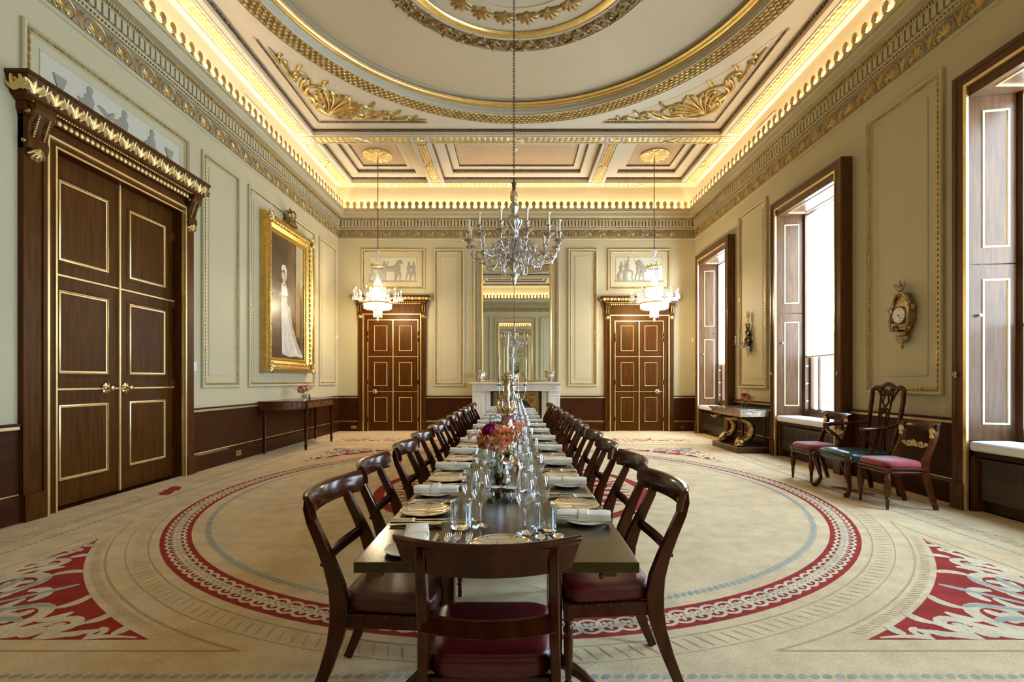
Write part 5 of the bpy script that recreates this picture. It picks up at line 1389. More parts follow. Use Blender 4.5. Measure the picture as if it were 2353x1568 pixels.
m = MB(); m.lathe([(r*s7, ZZ(y)) for r, y in [(16,355),(26,365),(42,380),(62,425),(60,440),(45,480),(24,515),(28,530),(60,545),(95,600),(94,630),(62,690),(50,700),(58,730),(50,760),(34,800),(64,815),(66,840),(50,880),(56,960),(90,1000),(112,1030),(108,1060),(60,1085),(40,1105),(72,1130),(84,1165),(60,1205),(26,1240),(28,1265),(66,1290),(62,1305),(40,1330),(32,1365),(36,1380),(20,1410),(12,1440),(2,1450)]], 28)
for k in range(10):
    a = 2*pi*k/10
    m.tube([(60*s7*cos(a),60*s7*sin(a),ZZ(548)),(97*s7*cos(a+.15),97*s7*sin(a+.15),ZZ(605)),(88*s7*cos(a+.3),88*s7*sin(a+.3),ZZ(650)),(56*s7*cos(a+.5),56*s7*sin(a+.5),ZZ(700)),(50*s7*cos(a+1.3),50*s7*sin(a+1.3),ZZ(790))], [.006,.014,.012,.010,.008], 6)
    m.tube([(52*s7*cos(a),52*s7*sin(a),ZZ(880)),(110*s7*cos(a),110*s7*sin(a),ZZ(860)),(118*s7*cos(a),118*s7*sin(a),ZZ(940)),(70*s7*cos(a),70*s7*sin(a),ZZ(990))], [.006,.010,.010,.007], 6)
    m.ell((112*s7*cos(a),112*s7*sin(a),ZZ(1035)), (.014,.014,.02), 7, 5); m.ell((84*s7*cos(a+.3),84*s7*sin(a+.3),ZZ(1165)), (.012,.012,.02), 6, 4)
    m.ell((66*s7*cos(a),66*s7*sin(a),ZZ(1295)), (.009,.009,.010), 6, 4)
obj('baluster_body', m, M_['oldsil'], mc)
AR = .54
def arm_big():
    a = empty('candle_arm', (0,0,0), 0, mc)
    zp = 2.915
    m = MB()
    P = bez((.05,0,2.86),(.16,0,3.03),(.24,0,2.90),(.25,0,2.80),8)[:-1]+bez((.25,0,2.80),(.28,0,2.68),(.52,0,2.64),(AR,0,zp-.02),12)
    m.tube(P, [.011]*8+[.0105-.0003*q for q in range(len(P)-8)], 8)
    K = lambda x, y, z: (x, z, y)
    for (cx, cz, r0, a0, tr) in ((.20,2.885,.055,1.0,-1.4),(.30,2.79,.05,2.5,1.3),(.16,2.78,.05,4.0,-1.3),(.42,2.73,.028,1.5,-1.1)):
        m.tube([(x, 0, z) for x, z in spiral(cx, cz, r0, .01, a0, tr, 16)], tw(16,.008,.0035), 6)
    for (x, z) in ((.13,2.93),(.25,2.86),(.24,2.75),(.35,2.70),(.47,2.72),(.52,2.80)):
        m.ell((x, 0, z), (.018,.010,.016), 6, 4); m.tube([(x,0,z),(x+.015,.014,z+.02),(x+.03,.004,z+.035)], [.006,.007,.002], 5); m.tube([(x,0,z),(x-.012,-.014,z+.016),(x-.02,-.004,z+.035)], [.006,.007,.002], 5)
    obj('scroll_branch', m, M_['oldsil'], a)
    m = MB(); m.lathe([(.001,-.04),(.016,-.035),(.024,-.018),(.05,-.004),(.068,.012),(.066,.016),(.03,.004),(.014,.012),(.018,.03),(.012,.045),(.022,.06),(.016,.075),(.024,.095),(.034,.105),(.030,.108),(.014,.10)], 18, (AR,0,zp-.012)); obj('candle_socket', m, M_['oldsil'], a)
    m = MB(); candle(m, AR, 0, zp+.09, .135, .0135); obj('candle_tube', m, M_['cream'], a)
    m = MB(); m.lathe([(.012,0),(.026,.006),(.028,.016),(.024,.018),(.012,.008)], 12, (AR,0,zp+.215)); obj('drip_pan', m, M_['cream'], a)
    return a
A0 = arm_big()
for k in range(12):
    c = A0 if k == 0 else copy_tree(A0, mc); c.rotation_euler = (0,0,radians(15+30*k))
m = MB()
for k in range(6):
    a = radians(60*k); P = [(r, z) for r, z in ((.07,2.74),(.14,2.80),(.19,2.74),(.21,2.66),(.25,2.60),(.31,2.61),(.33,2.68),(.31,2.72),(.285,2.70))]
    m.tube([(r*cos(a), r*sin(a), z) for r, z in P], [.010,.010,.009,.008,.008,.007,.007,.006,.004], 7)
    a += .5; m.tube([(r*cos(a), r*sin(a), z) for r, z in ((.06,2.68),(.12,2.66),(.14,2.60),(.12,2.55),(.10,2.58))], [.009,.009,.008,.006,.003], 6)
obj('lower_scrolls', m, M_['oldsil'], mc)

# ---------------------------------------------------------------- crystal chandeliers
def crystal():
    r = empty('crystal_chandelier'); s8 = .01010/3.56; Z8 = lambda yz: H+(875-320-yz/3.56)*.01010
    m = MB(); chain(m, 0, 0, Z8(905), 6.50, .05, .0045, .013); obj('suspension_chain', m, M_['bronze'], r)
    m = MB(); m.lathe([(a*s8, Z8(b)) for a, b in [(2,905),(24,922),(12,950),(6,965),(16,985),(8,1000),(18,1012),(6,1025)]], 16); obj('crystal_finial', m, M_['crystal'], r)
    m = MB(); m.lathe([(52*s8,Z8(1040)),(58*s8,Z8(1044)),(58*s8,Z8(1054)),(52*s8,Z8(1058))], 24)
    for k in range(8): m.ell((56*s8*cos(k*pi/4), 56*s8*sin(k*pi/4), Z8(1034)), (.014,.014,.020), 7, 5)
    obj('gilt_crown_ring', m, M_['goldp'], r); m = MB()
    m.lathe([(66*s8,Z8(1212)),(72*s8,Z8(1218)),(66*s8,Z8(1226))], 24); obj('gilt_upper_ring', m, M_['goldp'], r); m = MB(); m.lathe([(112*s8,Z8(1338)),(118*s8,Z8(1346)),(110*s8,Z8(1352))], 24); obj('gilt_main_ring', m, M_['goldp'], r); m = MB(); m.lathe([(33*s8,Z8(1396)),(36*s8,Z8(1400)),(30*s8,Z8(1406))], 20)
    obj('gilt_lower_ring', m, M_['goldp'], r)
    m = MB()
    def drops(R, z0, z1, n, w=.009):
        for k in range(n):
            a = 2*pi*k/n; x, y = R*cos(a), R*sin(a); L = z0-z1; nb = max(1, int(L/.05))
            for q in range(nb):
                za, zb = z0-L*q/nb, z0-L*(q+1)/nb
                m.add([(x,y,za),(x+w,y,(za+zb)/2),(x,y+w,(za+zb)/2),(x-w,y,(za+zb)/2),(x,y-w,(za+zb)/2),(x,y,zb+.003)], [(0,1,2),(0,2,3),(0,3,4),(0,4,1),(5,2,1),(5,3,2),(5,4,3),(5,1,4)])
    drops(56*s8, Z8(1056), Z8(1150), 20); drops(46*s8, Z8(1058), Z8(1140), 16)
    for k in range(22):     # bell of chains
        a = 2*pi*k/22
        for q in range(7):
            t = q/6; rr = (24+16*t*t+2)*s8; z = Z8(1150+62*t); m.ell((rr*cos(a), rr*sin(a), z), (.007,.007,.013), 5, 4)
    drops(68*s8, Z8(1226), Z8(1290), 26); drops(110*s8, Z8(1350), Z8(1392), 40, .008); drops(92*s8, Z8(1350), Z8(1400), 30, .008); drops(34*s8, Z8(1402), Z8(1462), 18, .009)
    for k in range(30):     # tent and bag strands
        a = 2*pi*k/30
        for q in range(6):
            t = q/5; rr = (60+52*t)*s8; z = Z8(1262+78*t); m.ell((rr*cos(a), rr*sin(a), z), (.008,.008,.011), 5, 4)
        for q in range(7):
            t = q/6; rr = (112-80*t**1.4)*s8; z = Z8(1352+46*sin(t*pi/2)); m.ell((rr*cos(a), rr*sin(a), z), (.009,.009,.009), 5, 4)
    m.lathe([(.001,Z8(1492)),(10*s8,Z8(1478)),(5*s8,Z8(1462)),(.001,Z8(1460))], 12)
    obj('crystal_fringe', m, M_['crystal'], r, flat=True)['kind'] = 'stuff'
    m = MB(); m.lathe([(a*s8,Z8(b)) for a, b in [(8,1030),(10,1100),(20,1190),(26,1210),(40,1240),(60,1300),(58,1330),(30,1370),(14,1400)]], 20); obj('inner_stem', m, M_['crystal'], r)
    m = MB()
    for k in range(6):
        a = k*pi/3; m.ell((.10*cos(a), .10*sin(a), Z8(1290)), (.022,.022,.05), 8, 6)
    m.ell((0,0,Z8(1350)), (.04,.04,.05), 10, 6)
    obj('lit_bulbs', m, M_['bulb'], r)
    def arm(R, zt):
        a = empty('candle_arm', (0,0,0), 0, r)
        z0 = Z8(1335); m = MB(); m.tube(bez((.17,0,z0),(.28,0,z0+.06),(.32,0,z0-.09),(R,0,zt-.01),12), .009, 8)
        m.lathe([(.001,-.02),(.012,-.015),(.045,.0),(.052,.010),(.045,.008),(.012,.01),(.016,.03),(.012,.035)], 14, (R,0,zt))
        for k in range(10):
            q = 2*pi*k/10; x, y = R+.045*cos(q), .045*sin(q); w = .007
            m.add([(x,y,zt),(x+w,y,zt-.05),(x,y+w,zt-.05),(x-w,y,zt-.05),(x,y-w,zt-.05),(x,y,zt-.10)], [(0,1,2),(0,2,3),(0,3,4),(0,4,1),(5,2,1),(5,3,2),(5,4,3),(5,1,4)])
        obj('crystal_branch', m, M_['crystal'], a)
        m = MB(); candle(m, R, 0, zt+.03, .085, .010); obj('candle_tube', m, M_['cream'], a)
        m = MB(); m.lathe([(.009,0),(.013,.012),(.009,.03),(.001,.045)], 10, (R,0,zt+.118)); obj('lit_bulb', m, M_['bulb'], a)
        return a
    b1 = arm(.53, Z8(1292)); b2 = arm(.40, Z8(1300))
    for k in range(10):
        c = b1 if k == 0 else copy_tree(b1, r); c.rotation_euler = (0,0,2*pi*k/10+.12)
    for k in range(6):
        c = b2 if k == 0 else copy_tree(b2, r); c.rotation_euler = (0,0,2*pi*k/6+.4)
    return r
c1 = crystal(); c1.location = (-3.165, 11.2, 0); tag(c1, 'lit crystal chandelier hanging on the left before the far wall', 'chandelier', 'crystal chandeliers')
c2 = copy_tree(c1); c2.location = (3.24, 11.2, 0); tag(c2, 'lit crystal chandelier hanging on the right before the far wall', 'chandelier', 'crystal chandeliers')

# ---------------------------------------------------------------- demilune table
dt = tag(empty('demilune_table', (XL+.05, 9.7, 0)), 'polished mahogany demilune side table with drawers under the portrait', 'side table')
def dsh(off, n=10):
    P = [(0, -1.22+off)]
    for i in range(n+1):
        t = pi/2*i/n; P.append(((.66-off)*sin(t)**.9, -.66-(.56-off)*cos(t)))
    P.append((.66-off, .62))
    for i in range(1, n+1):
        t = pi/2*(1-i/n); P.append(((.66-off)*sin(t)**.9, .62+(.56-off)*cos(t)))
    P.append((0, 1.18-off)); return P
m = MB(); m.prism(dsh(0), .905, .932); obj('table_top', m, M_['mahogr'], dt, bev=.008)
m = MB(); m.prism(dsh(.035), .775, .905); obj('curved_apron', m, M_['mahogr'], dt)
for a, b in ((-.60,-.03),(.0,.58)):
    m = MB(); m.box(.624, .630, a, b, .79, .89); o = obj('drawer_front', m, mat('burr%d' % int(a*100+99), (.22,.09,.03), .2, col2=(.12,.045,.015), scale=14, coat=.4), dt, bev=.002)
for x, y in ((.07,-1.13),(.605,-.66),(.605,.60),(.07,1.08)):
    m = MB(); m.box(x-.035, x+.035, y-.035, y+.035, .72, .905); m.frust((x-.03,x+.03,y-.03,y+.03),(x-.018,x+.018,y-.018,y+.018), .72, .09); m.box(x-.026,x+.026,y-.026,y+.026,.07,.09); m.frust((x-.02,x+.02,y-.02,y+.02),(x-.016,x+.016,y-.016,y+.016), .07, .0)
    m.lathe([(.022,0),(.02,.006),(.001,.01)], 12, (0,0,0), M=lambda a, b, c: (x+.035+c, y+a, .85+b)); obj('tapered_leg', m, M_['mahog'], dt, bev=.002)
m = MB(); m.box(-.02,.02,-.03,.03,0,.012); m.ell((0,0,.045), (.018,.014,.035), 10, 8); m.ell((.0,.03,.03), (.012,.03,.012), 8, 6); m.ell((0,-.005,.085), (.014,.014,.014), 8, 6)
tag(obj('bronze_figurine', m, M_['bronze'], loc=(-4.17, 9.83, .932)), 'tiny dark bronze figurine beside the flowers on the demilune table', 'figurine')

# ---------------------------------------------------------------- dolphin console table
ct = tag(empty('console_table', (XR-.055, 9.2, 0)), 'gilt dolphin console table with a grey marble top between the windows', 'side table')
LC = lambda a, b, c: (-a, b, c)
m = MB(LC); m.box(.0,.66,-.70,.64,.762,.79); obj('marble_top', m, M_['marbled'], ct, bev=.006)
m = MB(LC); m.box(.01,.62,-.66,.60,.655,.762); m.box(.01,.635,-.675,.615,.742,.762); bead_rect(m, 0,0,0,0,1,(0,0,0),0) if False else None
beads(m, -.66, .60, .03, (.012,.008,.008), (.625,.75), lambda a,b,c:(b,a,c), 5, 4)
beads(m, -.66, .60, .05, (.02,.006,.02), (.622,.70), lambda a,b,c:(b,a,c), 6, 4); beads(m, .03, .60, .06, (.022,.014,.012), (-.665,.745), None, 6, 4)
obj('gilt_frieze', m, M_['giltsil'], ct, bev=.003)
m = MB(LC); m.box(.05,.62,-.56,.55,.0,.10); obj('plinth', m, M_['bronze'], ct, bev=.003)
m = MB(LC); beads(m, -.55, .54, .022, (.009,.008,.008), (.62,.098), lambda a,b,c:(b,a,c), 5, 4); beads(m, .06, .61, .022, (.009,.008,.008), (-.56,.098), None, 5, 4); obj('plinth_beading', m, M_['gold'], ct)
for yc in (-.36, .34):
    m = MB(LC)
    P = [(.56,yc-.10,.16),(.50,yc-.04,.19),(.42,yc+.02,.20),(.33,yc+.04,.23),(.27,yc+.02,.32),(.27,yc-.02,.43),(.33,yc-.02,.53),(.43,yc,.575),(.50,yc,.60),(.52,yc,.64),(.44,yc,.66)]
    m.tube(P, [.075,.088,.080,.075,.066,.058,.048,.040,.034,.028,.02], 12)
    m.ell((.53,yc-.09,.17), (.09,.085,.075), 12, 8); m.ell((.60,yc-.13,.14), (.05,.035,.022), 8, 6); m.ell((.59,yc-.12,.185), (.05,.04,.022), 8, 6)
    for s in (-1, 1): m.ell((.56,yc-.09+s*.06,.215), (.022,.016,.022), 8, 6); m.tube([(.46,yc+s*.07,.20),(.42,yc+s*.13,.24),(.38,yc+s*.15,.30)], [.03,.03,.006], 8)
    for k in range(5): m.tube([(.50,yc,.63),(.53+.03*k,yc-.06+.03*k,.62-.02*abs(k-2)),(.62+.02*k,yc-.10+.05*k,.58+.01*k)], [.02,.026,.008], 7)
    for k in range(6): m.ell((.50-.03*k, yc-.09+.03*k, .11), (.035,.045,.022), 7, 5)
    for k in range(9):
        p = Vector(P[min(3+k//2, 8)]).lerp(Vector(P[min(4+k//2, 9)]), .5*(k % 2)); m.ell((p.x+.045,p.y,p.z), (.022,.045,.026), 7, 5)
    obj('carved_dolphin', m, M_['carved'], ct)
m = MB(LC)
for y in (-.45,.40): 
    m.box(.06,.09,y-.012,y+.012,.10,.655)
obj('back_support', m, M_['bronze'], ct)

# ---------------------------------------------------------------- side chairs with red seats and the armchair
def red_chair():
    r = empty('side_chair'); W = M_['mahogr']
    for s in (-1, 1):
        m = MB(); m.rtube([(s*.20,-.27,.86),(s*.20,-.285,.82),(s*.20,-.275,.74),(s*.20,-.245,.64),(s*.20,-.20,.54),(s*.20,-.175,.46),(s*.20,-.18,.38),(s*.20,-.20,.28),(s*.20,-.235,.16),(s*.20,-.27,.06),(s*.20,-.29,0)], [.020,.021,.021,.020,.020,.020,.019,.018,.018,.016,.015], [.018,.026,.026,.024,.028,.036,.036,.03,.026,.022,.02])
        obj('back_leg', m, W, r)
        m = MB(); palmette(m, 0, 0, .055, 7, .02, lambda a, b, c: (s*.20+a, -.250+c, .775+b), 1.4)
        for k in range(3): petal(m, 0, 0, -pi/2+(k-1)*.35, .06, .012, .012, 0, lambda a, b, c: (s*.20+a, -.245+c, .775+b), 4)
        obj('gilt_palmette', m, M_['goldp'], r)
        m = MB(); m.lathe([(.019,.36),(.027,.35),(.018,.335),(.026,.32),(.030,.30),(.022,.285),(.026,.27),(.028,.25),(.022,.15),(.018,.12),(.026,.11),(.016,.10),(.017,.06),(.012,0)], 16, (s*.195,.19,0)); m.box(s*.195-.026, s*.195+.026, .165, .217, .36, .425)
        for k in range(8): m.tube([(s*.195+.029*cos(k*pi/4), .19+.029*sin(k*pi/4), .245),(s*.195+.024*cos(k*pi/4), .19+.024*sin(k*pi/4), .17)], .004, 5)
        obj('turned_leg', m, W, r)
    m = MB(); m.loft([[(x, -.275-.03*(1-(x/.24)**2)+b, z) for b, z in ((.014,.79),(.016,.83),(.0,.868),(-.022,.88),(-.03,.866),(-.014,.85),(-.012,.79))] for x in [-.24+.04*k for k in range(13)]]); obj('crest_rail', m, M_['mahog'], r)
    m = MB()
    for s in (-1, 1): 
        m.tube([(s*x, -.235, .64+z) for x, z in spiral(.075,0,.030,.008,pi,-1.4,14)], tw(14,.007,.004), 6); m.tube([(s*x, -.235, .64+z) for x, z in spiral(.14,.0,.022,.006,0,1.3,12)], tw(12,.006,.003), 6)
        m.tube([(s*.03,-.235,.62),(s*.09,-.235,.61),(s*.14,-.235,.63),(s*.185,-.235,.65)], [.006,.006,.006,.005], 6)
    palmette(m, 0, 0, .065, 9, .03, lambda a, b, c: (a, -.225+c, .625+b), 1.5); obj('gilt_shell_splat', m, M_['goldp'], r)
    m = MB()
    for z, e in ((.372,.0),(.405,.004)): m.box(-.20,.20,.195+e,.222+e,z-.012,z+.012); [m.box(s*.205-.012, s*.205+.012+0, -.17, .20, z-.012, z+.012) for s in (-1,1)]
    m.box(-.19,.19,-.17,.2,.375,.425); obj('reeded_rail', m, W, r, bev=.005)
    m = MB(); secs = []
    for z, k in ((.422,.99),(.432,1.02),(.455,1.02),(.475,.97),(.485,.85),(.492,.5),(.494,.15)):
        sec = []
        for i in range(28):
            t = 2*pi*i/28; sx = (abs(cos(t))**.3)*(1 if cos(t) > 0 else -1); yy = (abs(sin(t))**.3)*(1 if sin(t) > 0 else -1)
            sec.append((sx*.212*k, .015+yy*.195*k, z))
        secs.append(sec)
    m.loft(secs); obj('velvet_seat', m, M_['velvet'], r, ang=60)
    return r
a = red_chair(); a.location = (3.94, 6.31, 0); a.rotation_euler = (0,0,pi/2+.02); tag(a, 'red velvet side chair by the middle window, left of the armchair', 'chair', 'red side chairs')
b = copy_tree(a); b.location = (3.955, 5.065, 0); b.rotation_euler = (0,0,pi/2-.02); tag(b, 'red velvet side chair nearest the camera, right of the armchair', 'chair', 'red side chairs')
ac = tag(empty('armchair', (3.99, 5.66, 0), pi/2), 'tall carved mahogany armchair with a green leather seat beneath the clock', 'armchair')
W = M_['mahog']
for s in (-1, 1):
    m = MB(); m.rtube([(s*.235,-.38,1.17),(s*.238,-.37,1.05),(s*.232,-.34,.86),(s*.222,-.30,.66),(s*.215,-.275,.50),(s*.213,-.27,.38),(s*.213,-.29,.25),(s*.215,-.325,.12),(s*.216,-.35,0)], [.020,.020,.019,.018,.022,.022,.020,.019,.018], [.017,.017,.018,.022,.028,.028,.025,.022,.02]); obj('back_leg', m, W, ac)
    m = MB(); m.tube([(s*.27,.255,.44),(s*.285,.275,.40),(s*.285,.285,.33),(s*.265,.26,.22),(s*.255,.24,.12),(s*.27,.265,.05),(s*.285,.29,.022)], [.030,.040,.036,.026,.020,.022,.026], 12); m.ell((s*.287,.298,.026), (.032,.034,.026), 10, 6)
    for k in range(6): m.ell((s*.285+.03*cos(k), .285+.03*sin(k), .38+.02*sin(2*k)), (.014,.014,.02), 7, 5)
    obj('cabriole_leg', m, W, ac)
    m = MB(); m.tube([(s*.228,-.335,.80),(s*.27,-.24,.79),(s*.31,-.10,.775),(s*.325,.06,.765),(s*.315,.13,.755)], [.017,.018,.020,.024,.028], 10); m.tube([(s*.312,.13,.755),(s*.300,.12,.70),(s*.275,.03,.62),(s*.275,-.01,.55),(s*.280,.04,.47),(s*.28,.05,.42)], [.020,.019,.020,.022,.024,.022], 10, up=(1,0,0)); m.ell((s*.318,.145,.755), (.03,.03,.028), 10, 6); obj('arm_rest', m, W, ac)
m = MB()
cr_ = [(-.245,1.16),(-.235,1.20),(-.19,1.225),(-.13,1.215),(-.09,1.225),(-.04,1.250),(0,1.258),(.04,1.250),(.09,1.225),(.13,1.215),(.19,1.225),(.235,1.20),(.245,1.16)]
m.tube([(x, -.385, z) for x, z in cr_], [.018,.022,.022,.020,.022,.027,.028,.027,.022,.020,.022,.022,.018], 10)
for k in range(11): m.ell((-.2+.04*k, -.372, 1.222+.03*(1-abs(k-5)/5)), (.012,.01,.012), 6, 4)
obj('serpentine_crest', m, W, ac)
m = MB()
Bk = lambda z: -.385+(1.22-z)*.155
for s in (-1, 1):
    m.tube([(s*x, Bk(z), z) for x, z in ((.10,1.22),(.085,1.14),(.082,1.06),(.075,.94),(.066,.80),(.060,.66),(.075,.54),(.085,.51))], [.013,.012,.012,.010,.010,.010,.012,.014], 8)
    m.tube([(s*x, Bk(z), z) for x, z in ((.065,1.21),(.03,1.13),(.045,1.05),(.0,.98),(-.04,.92),(-.035,.84),(-.028,.60),(-.035,.53))], [.011,.010,.010,.010,.010,.009,.009,.011], 8)
    m.tube([(s*x, Bk(z), z) for x, z in ((.08,1.10),(.04,1.16),(.0,1.12))], .008, 7); m.tube([(s*x, Bk(z), z) for x, z in ((.075,.92),(.04,.98),(.0,.93))], .008, 7)
palmette(m, 0, 0, .06, 7, .03, lambda a, b, c: (a, Bk(1.16)+c, 1.15+b), 1.6); m.box(-.10,.10,-.29,-.265,.495,.52)
for s in (-1, 1):
    m.tube([(s*.232,-.378,1.10),(s*.222,-.383,1.18),(s*.175,-.386,1.205),(s*.125,-.384,1.16),(s*.095,-.378,1.10),(s*.085,-.37,1.06)], [.010,.012,.012,.012,.010,.008], 7)
obj('pierced_splat', m, W, ac)
m = MB(); m.frust((-.21,.21,-.28,.25),(-.23,.23,-.28,.25),.385,.42); m.box(-.27,.27,.235,.275,.38,.43); obj('seat_frame', m, W, ac, bev=.008)
m = MB(); secs = []
for z, k in ((.395,.985),(.41,1.0),(.45,1.005),(.475,.98),(.49,.9),(.498,.6),(.50,.2)):
    sec = []
    for i in range(32):
        t = 2*pi*i/32; sx = (abs(cos(t))**.3)*(1 if cos(t) > 0 else -1); yy = (abs(sin(t))**.3)*(1 if sin(t) > 0 else -1)
        sec.append((sx*(.262+.035*yy)*k, .0+yy*.285*k, z-.018*(1-abs(sx))*(yy > .8)*(z < .42)))
    secs.append(sec)
m.loft(secs); obj('green_seat', m, M_['green'], ac, ang=60)
m = MB()
for k in range(24): m.ell((-.285+.57*k/23, .291, .405), .005, 6, 4); [m.ell((s*(.255+.035*k/12)+s*.012, -.27+.55*k/23, .405), .005, 6, 4) for s in (-1, 1)]
obj('brass_studs', m, M_['brass'], ac)

# ---------------------------------------------------------------- cartel clock
ck = tag(empty('wall_clock', (XR-.01, 5.74, 0)), 'carved gilt wall clock with a round white dial and Roman numerals', 'clock')
LK = lambda u, v, w: (-w, u, v)
m = MB(LK)
m.prism([(-.11,2.22),(-.13,2.05),(-.10,1.92),(-.08,1.88),(.08,1.88),(.10,1.92),(.13,2.05),(.11,2.22),(.07,2.33),(-.07,2.33)], 0, .06)
for s in (-1, 1):
    m.box(s*.125-.02, s*.125+.02, 1.99, 2.15, .0, .09); m.box(s*.125-.026, s*.125+.026, 2.15, 2.17, .0, .10)
    m.tube([(s*.12,2.20,.06),(s*.10,2.27,.08),(s*.05,2.33,.09),(0,2.35,.09)], [.02,.022,.02,.016], 8)
    m.tube([(s*.135,2.12,.09),(s*.14,1.98,.10),(s*.10,1.90,.11),(s*.05,1.92,.11)], [.010,.015,.016,.010], 8)
m.lathe([(.10,.0),(.112,.02),(.108,.08),(.098,.10)], 32, (0,0,0), M=lambda a, b, c: (a, 2.075+b, c))
m.lathe([(.001,-.10),(.02,-.095),(.012,-.08),(.03,-.06),(.07,-.02),(.085,0),(.088,.02),(.06,.025)], 18, (0,0,0), M=lambda a, b, c: (a, 1.80+c, .05+b*.6))
for k in range(8): m.ell((.045*cos(k*pi/4), 1.765, .05+.03*sin(k*pi/4)), (.012,.022,.010), 6, 4)
m.ell((0,1.695,.05), (.02,.022,.02), 8, 6)
m.lathe([(.03,-.03),(.055,.0),(.06,.02),(.04,.035),(.02,.05),(.028,.06),(.012,.075),(.010,.09),(.018,.10),(.014,.115),(.001,.122)], 16, (0,0,0), M=lambda a, b, c: (a, 2.39+c*.9, .08+b*.6))
for s in (-1, 1): m.tube([(s*.055,2.40,.08),(s*.085,2.43,.08),(s*.075,2.46,.08),(s*.05,2.44,.08)], .007, 6)
m.box(-.05,.05,1.80,1.90,0,.06); m.lathe([(.075,0),(.085,.012),(.07,.03)], 20, (0,0,0), M=lambda a, b, c: (a, 1.835+c, .045+b*.6))
for s in (-1, 1): m.relief([(s*x, z) for x, z in spiral(.15,2.16,.045,.012,2.5,1.2,14)], .012, .03, .06); m.relief([(s*x, z) for x, z in spiral(.09,1.93,.04,.012,0,-1.2,14)], .012, .03, .06)
obj('carved_case', m, M_['clockg'], ck)
m = MB(LK); m.lathe([(.001,.104),(.05,.103),(.092,.098)], 40, (0,0,0), M=lambda a, b, c: (a, 2.075+b, c)); dl = obj('clock_dial', m, M_['china'], ck)
m = MB(LK)
num = ['XII','I','II','III','IIII','V','VI','VII','VIII','IX','X','XI']
for i, t in enumerate(num):
    a = pi/2-i*pi/6; W_ = {'X': .007, 'V': .006, 'I': .003}; tot = sum(W_[c] for c in t); x = -tot/2
    G = lambda p, q, w, a=a: (.073*cos(a)+p*sin(a)+q*cos(a), 2.075+.073*sin(a)-p*cos(a)+q*sin(a), .1015+w)
    for c in t:
        w_ = W_[c]; x0, x1 = x+.0006, x+w_-.0006
        if c == 'I': m.box((x0+x1)/2-.0007,(x0+x1)/2+.0007,-.010,.010,0,.0006,G)
        if c == 'X': m.add([(x0,-.01,.0006),(x0+.0014,-.01,.0006),(x1,.01,.0006),(x1-.0014,.01,.0006)], [(0,1,2,3)], G); m.add([(x1,-.01,.0006),(x1-.0008,-.01,.0006),(x0,.01,.0006),(x0+.0008,.01,.0006)], [(0,1,2,3)], G)
        if c == 'V': m.add([(x0,.01,.0006),(x0+.0014,.01,.0006),((x0+x1)/2+.0006,-.01,.0006),((x0+x1)/2-.0006,-.01,.0006)], [(0,1,2,3)], G); m.add([(x1,.01,.0006),(x1-.0008,.01,.0006),((x0+x1)/2-.0003,-.01,.0006),((x0+x1)/2+.0003,-.01,.0006)], [(0,1,2,3)], G)
        x += w_
for ang, L, w_ in ((pi*1.02, .045, .004), (pi*1.28, .064, .0025)):
    G = lambda p, q, w, ang=ang: (p*cos(ang)-q*sin(ang), 2.075+p*sin(ang)+q*cos(ang), .106+w)
    m.prism([(-.01,-w_*.5),(L*.6,-w_),(L,0),(L*.6,w_),(-.01,w_*.5)], 0, .001, G)
m.ell((0,2.075,.107), (.005,.005,.003), 8, 4); obj('numerals_and_hands', m, M_['iron'], dl, flat=True)

# ---------------------------------------------------------------- wall sconce
sn = tag(empty('wall_sconce', (XR-.01, 9.52, 0)), 'silver wall sconce of entwined serpents with trident and two candles', 'wall light')
m = MB(LK)
for ph in (0, pi):
    P = []; R = []
    for i in range(30):
        t = i/29; z = 2.42-.42*t; rr = .035+.045*t; P.append((rr*cos(ph+t*9), z, .06+.5*rr*sin(ph+t*9))); R.append(.016+.018*t)
    m.tube(P, R, 8)
obj('entwined_serpents', m, M_['bronze'], sn)
m = MB(LK)
m.tube([(0,2.36,.06),(0,2.54,.06)], .010, 8); m.ell((0,2.50,.06), (.05,.014,.014), 8, 5); 
for x in (-.045, 0, .045): m.tube([(x*.6,2.53,.06),(x,2.60,.06),(x*1.1,2.66+.04*(x == 0),.06)], [.009,.010,.003], 7)
m.tube([(-.045,2.55,.06),(0,2.535,.06),(.045,2.55,.06)], .008, 6); obj('gilt_trident', m, M_['gold'], sn)
m = MB(LK)
m.lathe([(.001,0),(.015,.02),(.03,.08),(.055,.16),(.062,.20),(.045,.24),(.03,.26)], 16, (0,0,0), M=lambda a, b, c: (a, 1.74+c, .05+b*.6))
for k in range(9): m.lathe([(.012+.006*k,0),(.016+.006*k,.01),(.012+.006*k,.02)], 14, (0,0,0), M=lambda a, b, c: (a, 1.755+k*.024+c, .05+b*.6))
m.ell((0,2.0,.09), (.06,.05,.05), 10, 8); m.ell((-.02,2.02,.14), (.03,.025,.03), 8, 6)
for s in (-1, 1):
    m.tube([(s*.02,2.0,.10),(s*.06,1.95,.16),(s*.12,1.95,.22),(s*.14,2.02,.24)], [.012,.010,.008,.008], 8); m.lathe([(.001,0),(.02,.004),(.034,.012),(.010,.014),(.014,.04),(.018,.05),(.010,.05)], 14, (0,0,0), M=lambda a, b, c, s=s: (s*.14+a, 2.01+c, .24+b))
m.ell((.05,2.42,.08), (.03,.024,.02), 8, 6); m.ell((-.07,2.36,.08), (.026,.024,.02), 8, 6); obj('silver_shell_bracket', m, M_['oldsil'], sn)
m = MB()
for s in (-1, 1): candle(m, -.24, s*.14, 2.06, .13, .012)
obj('candle_tubes', m, M_['cream'], sn)

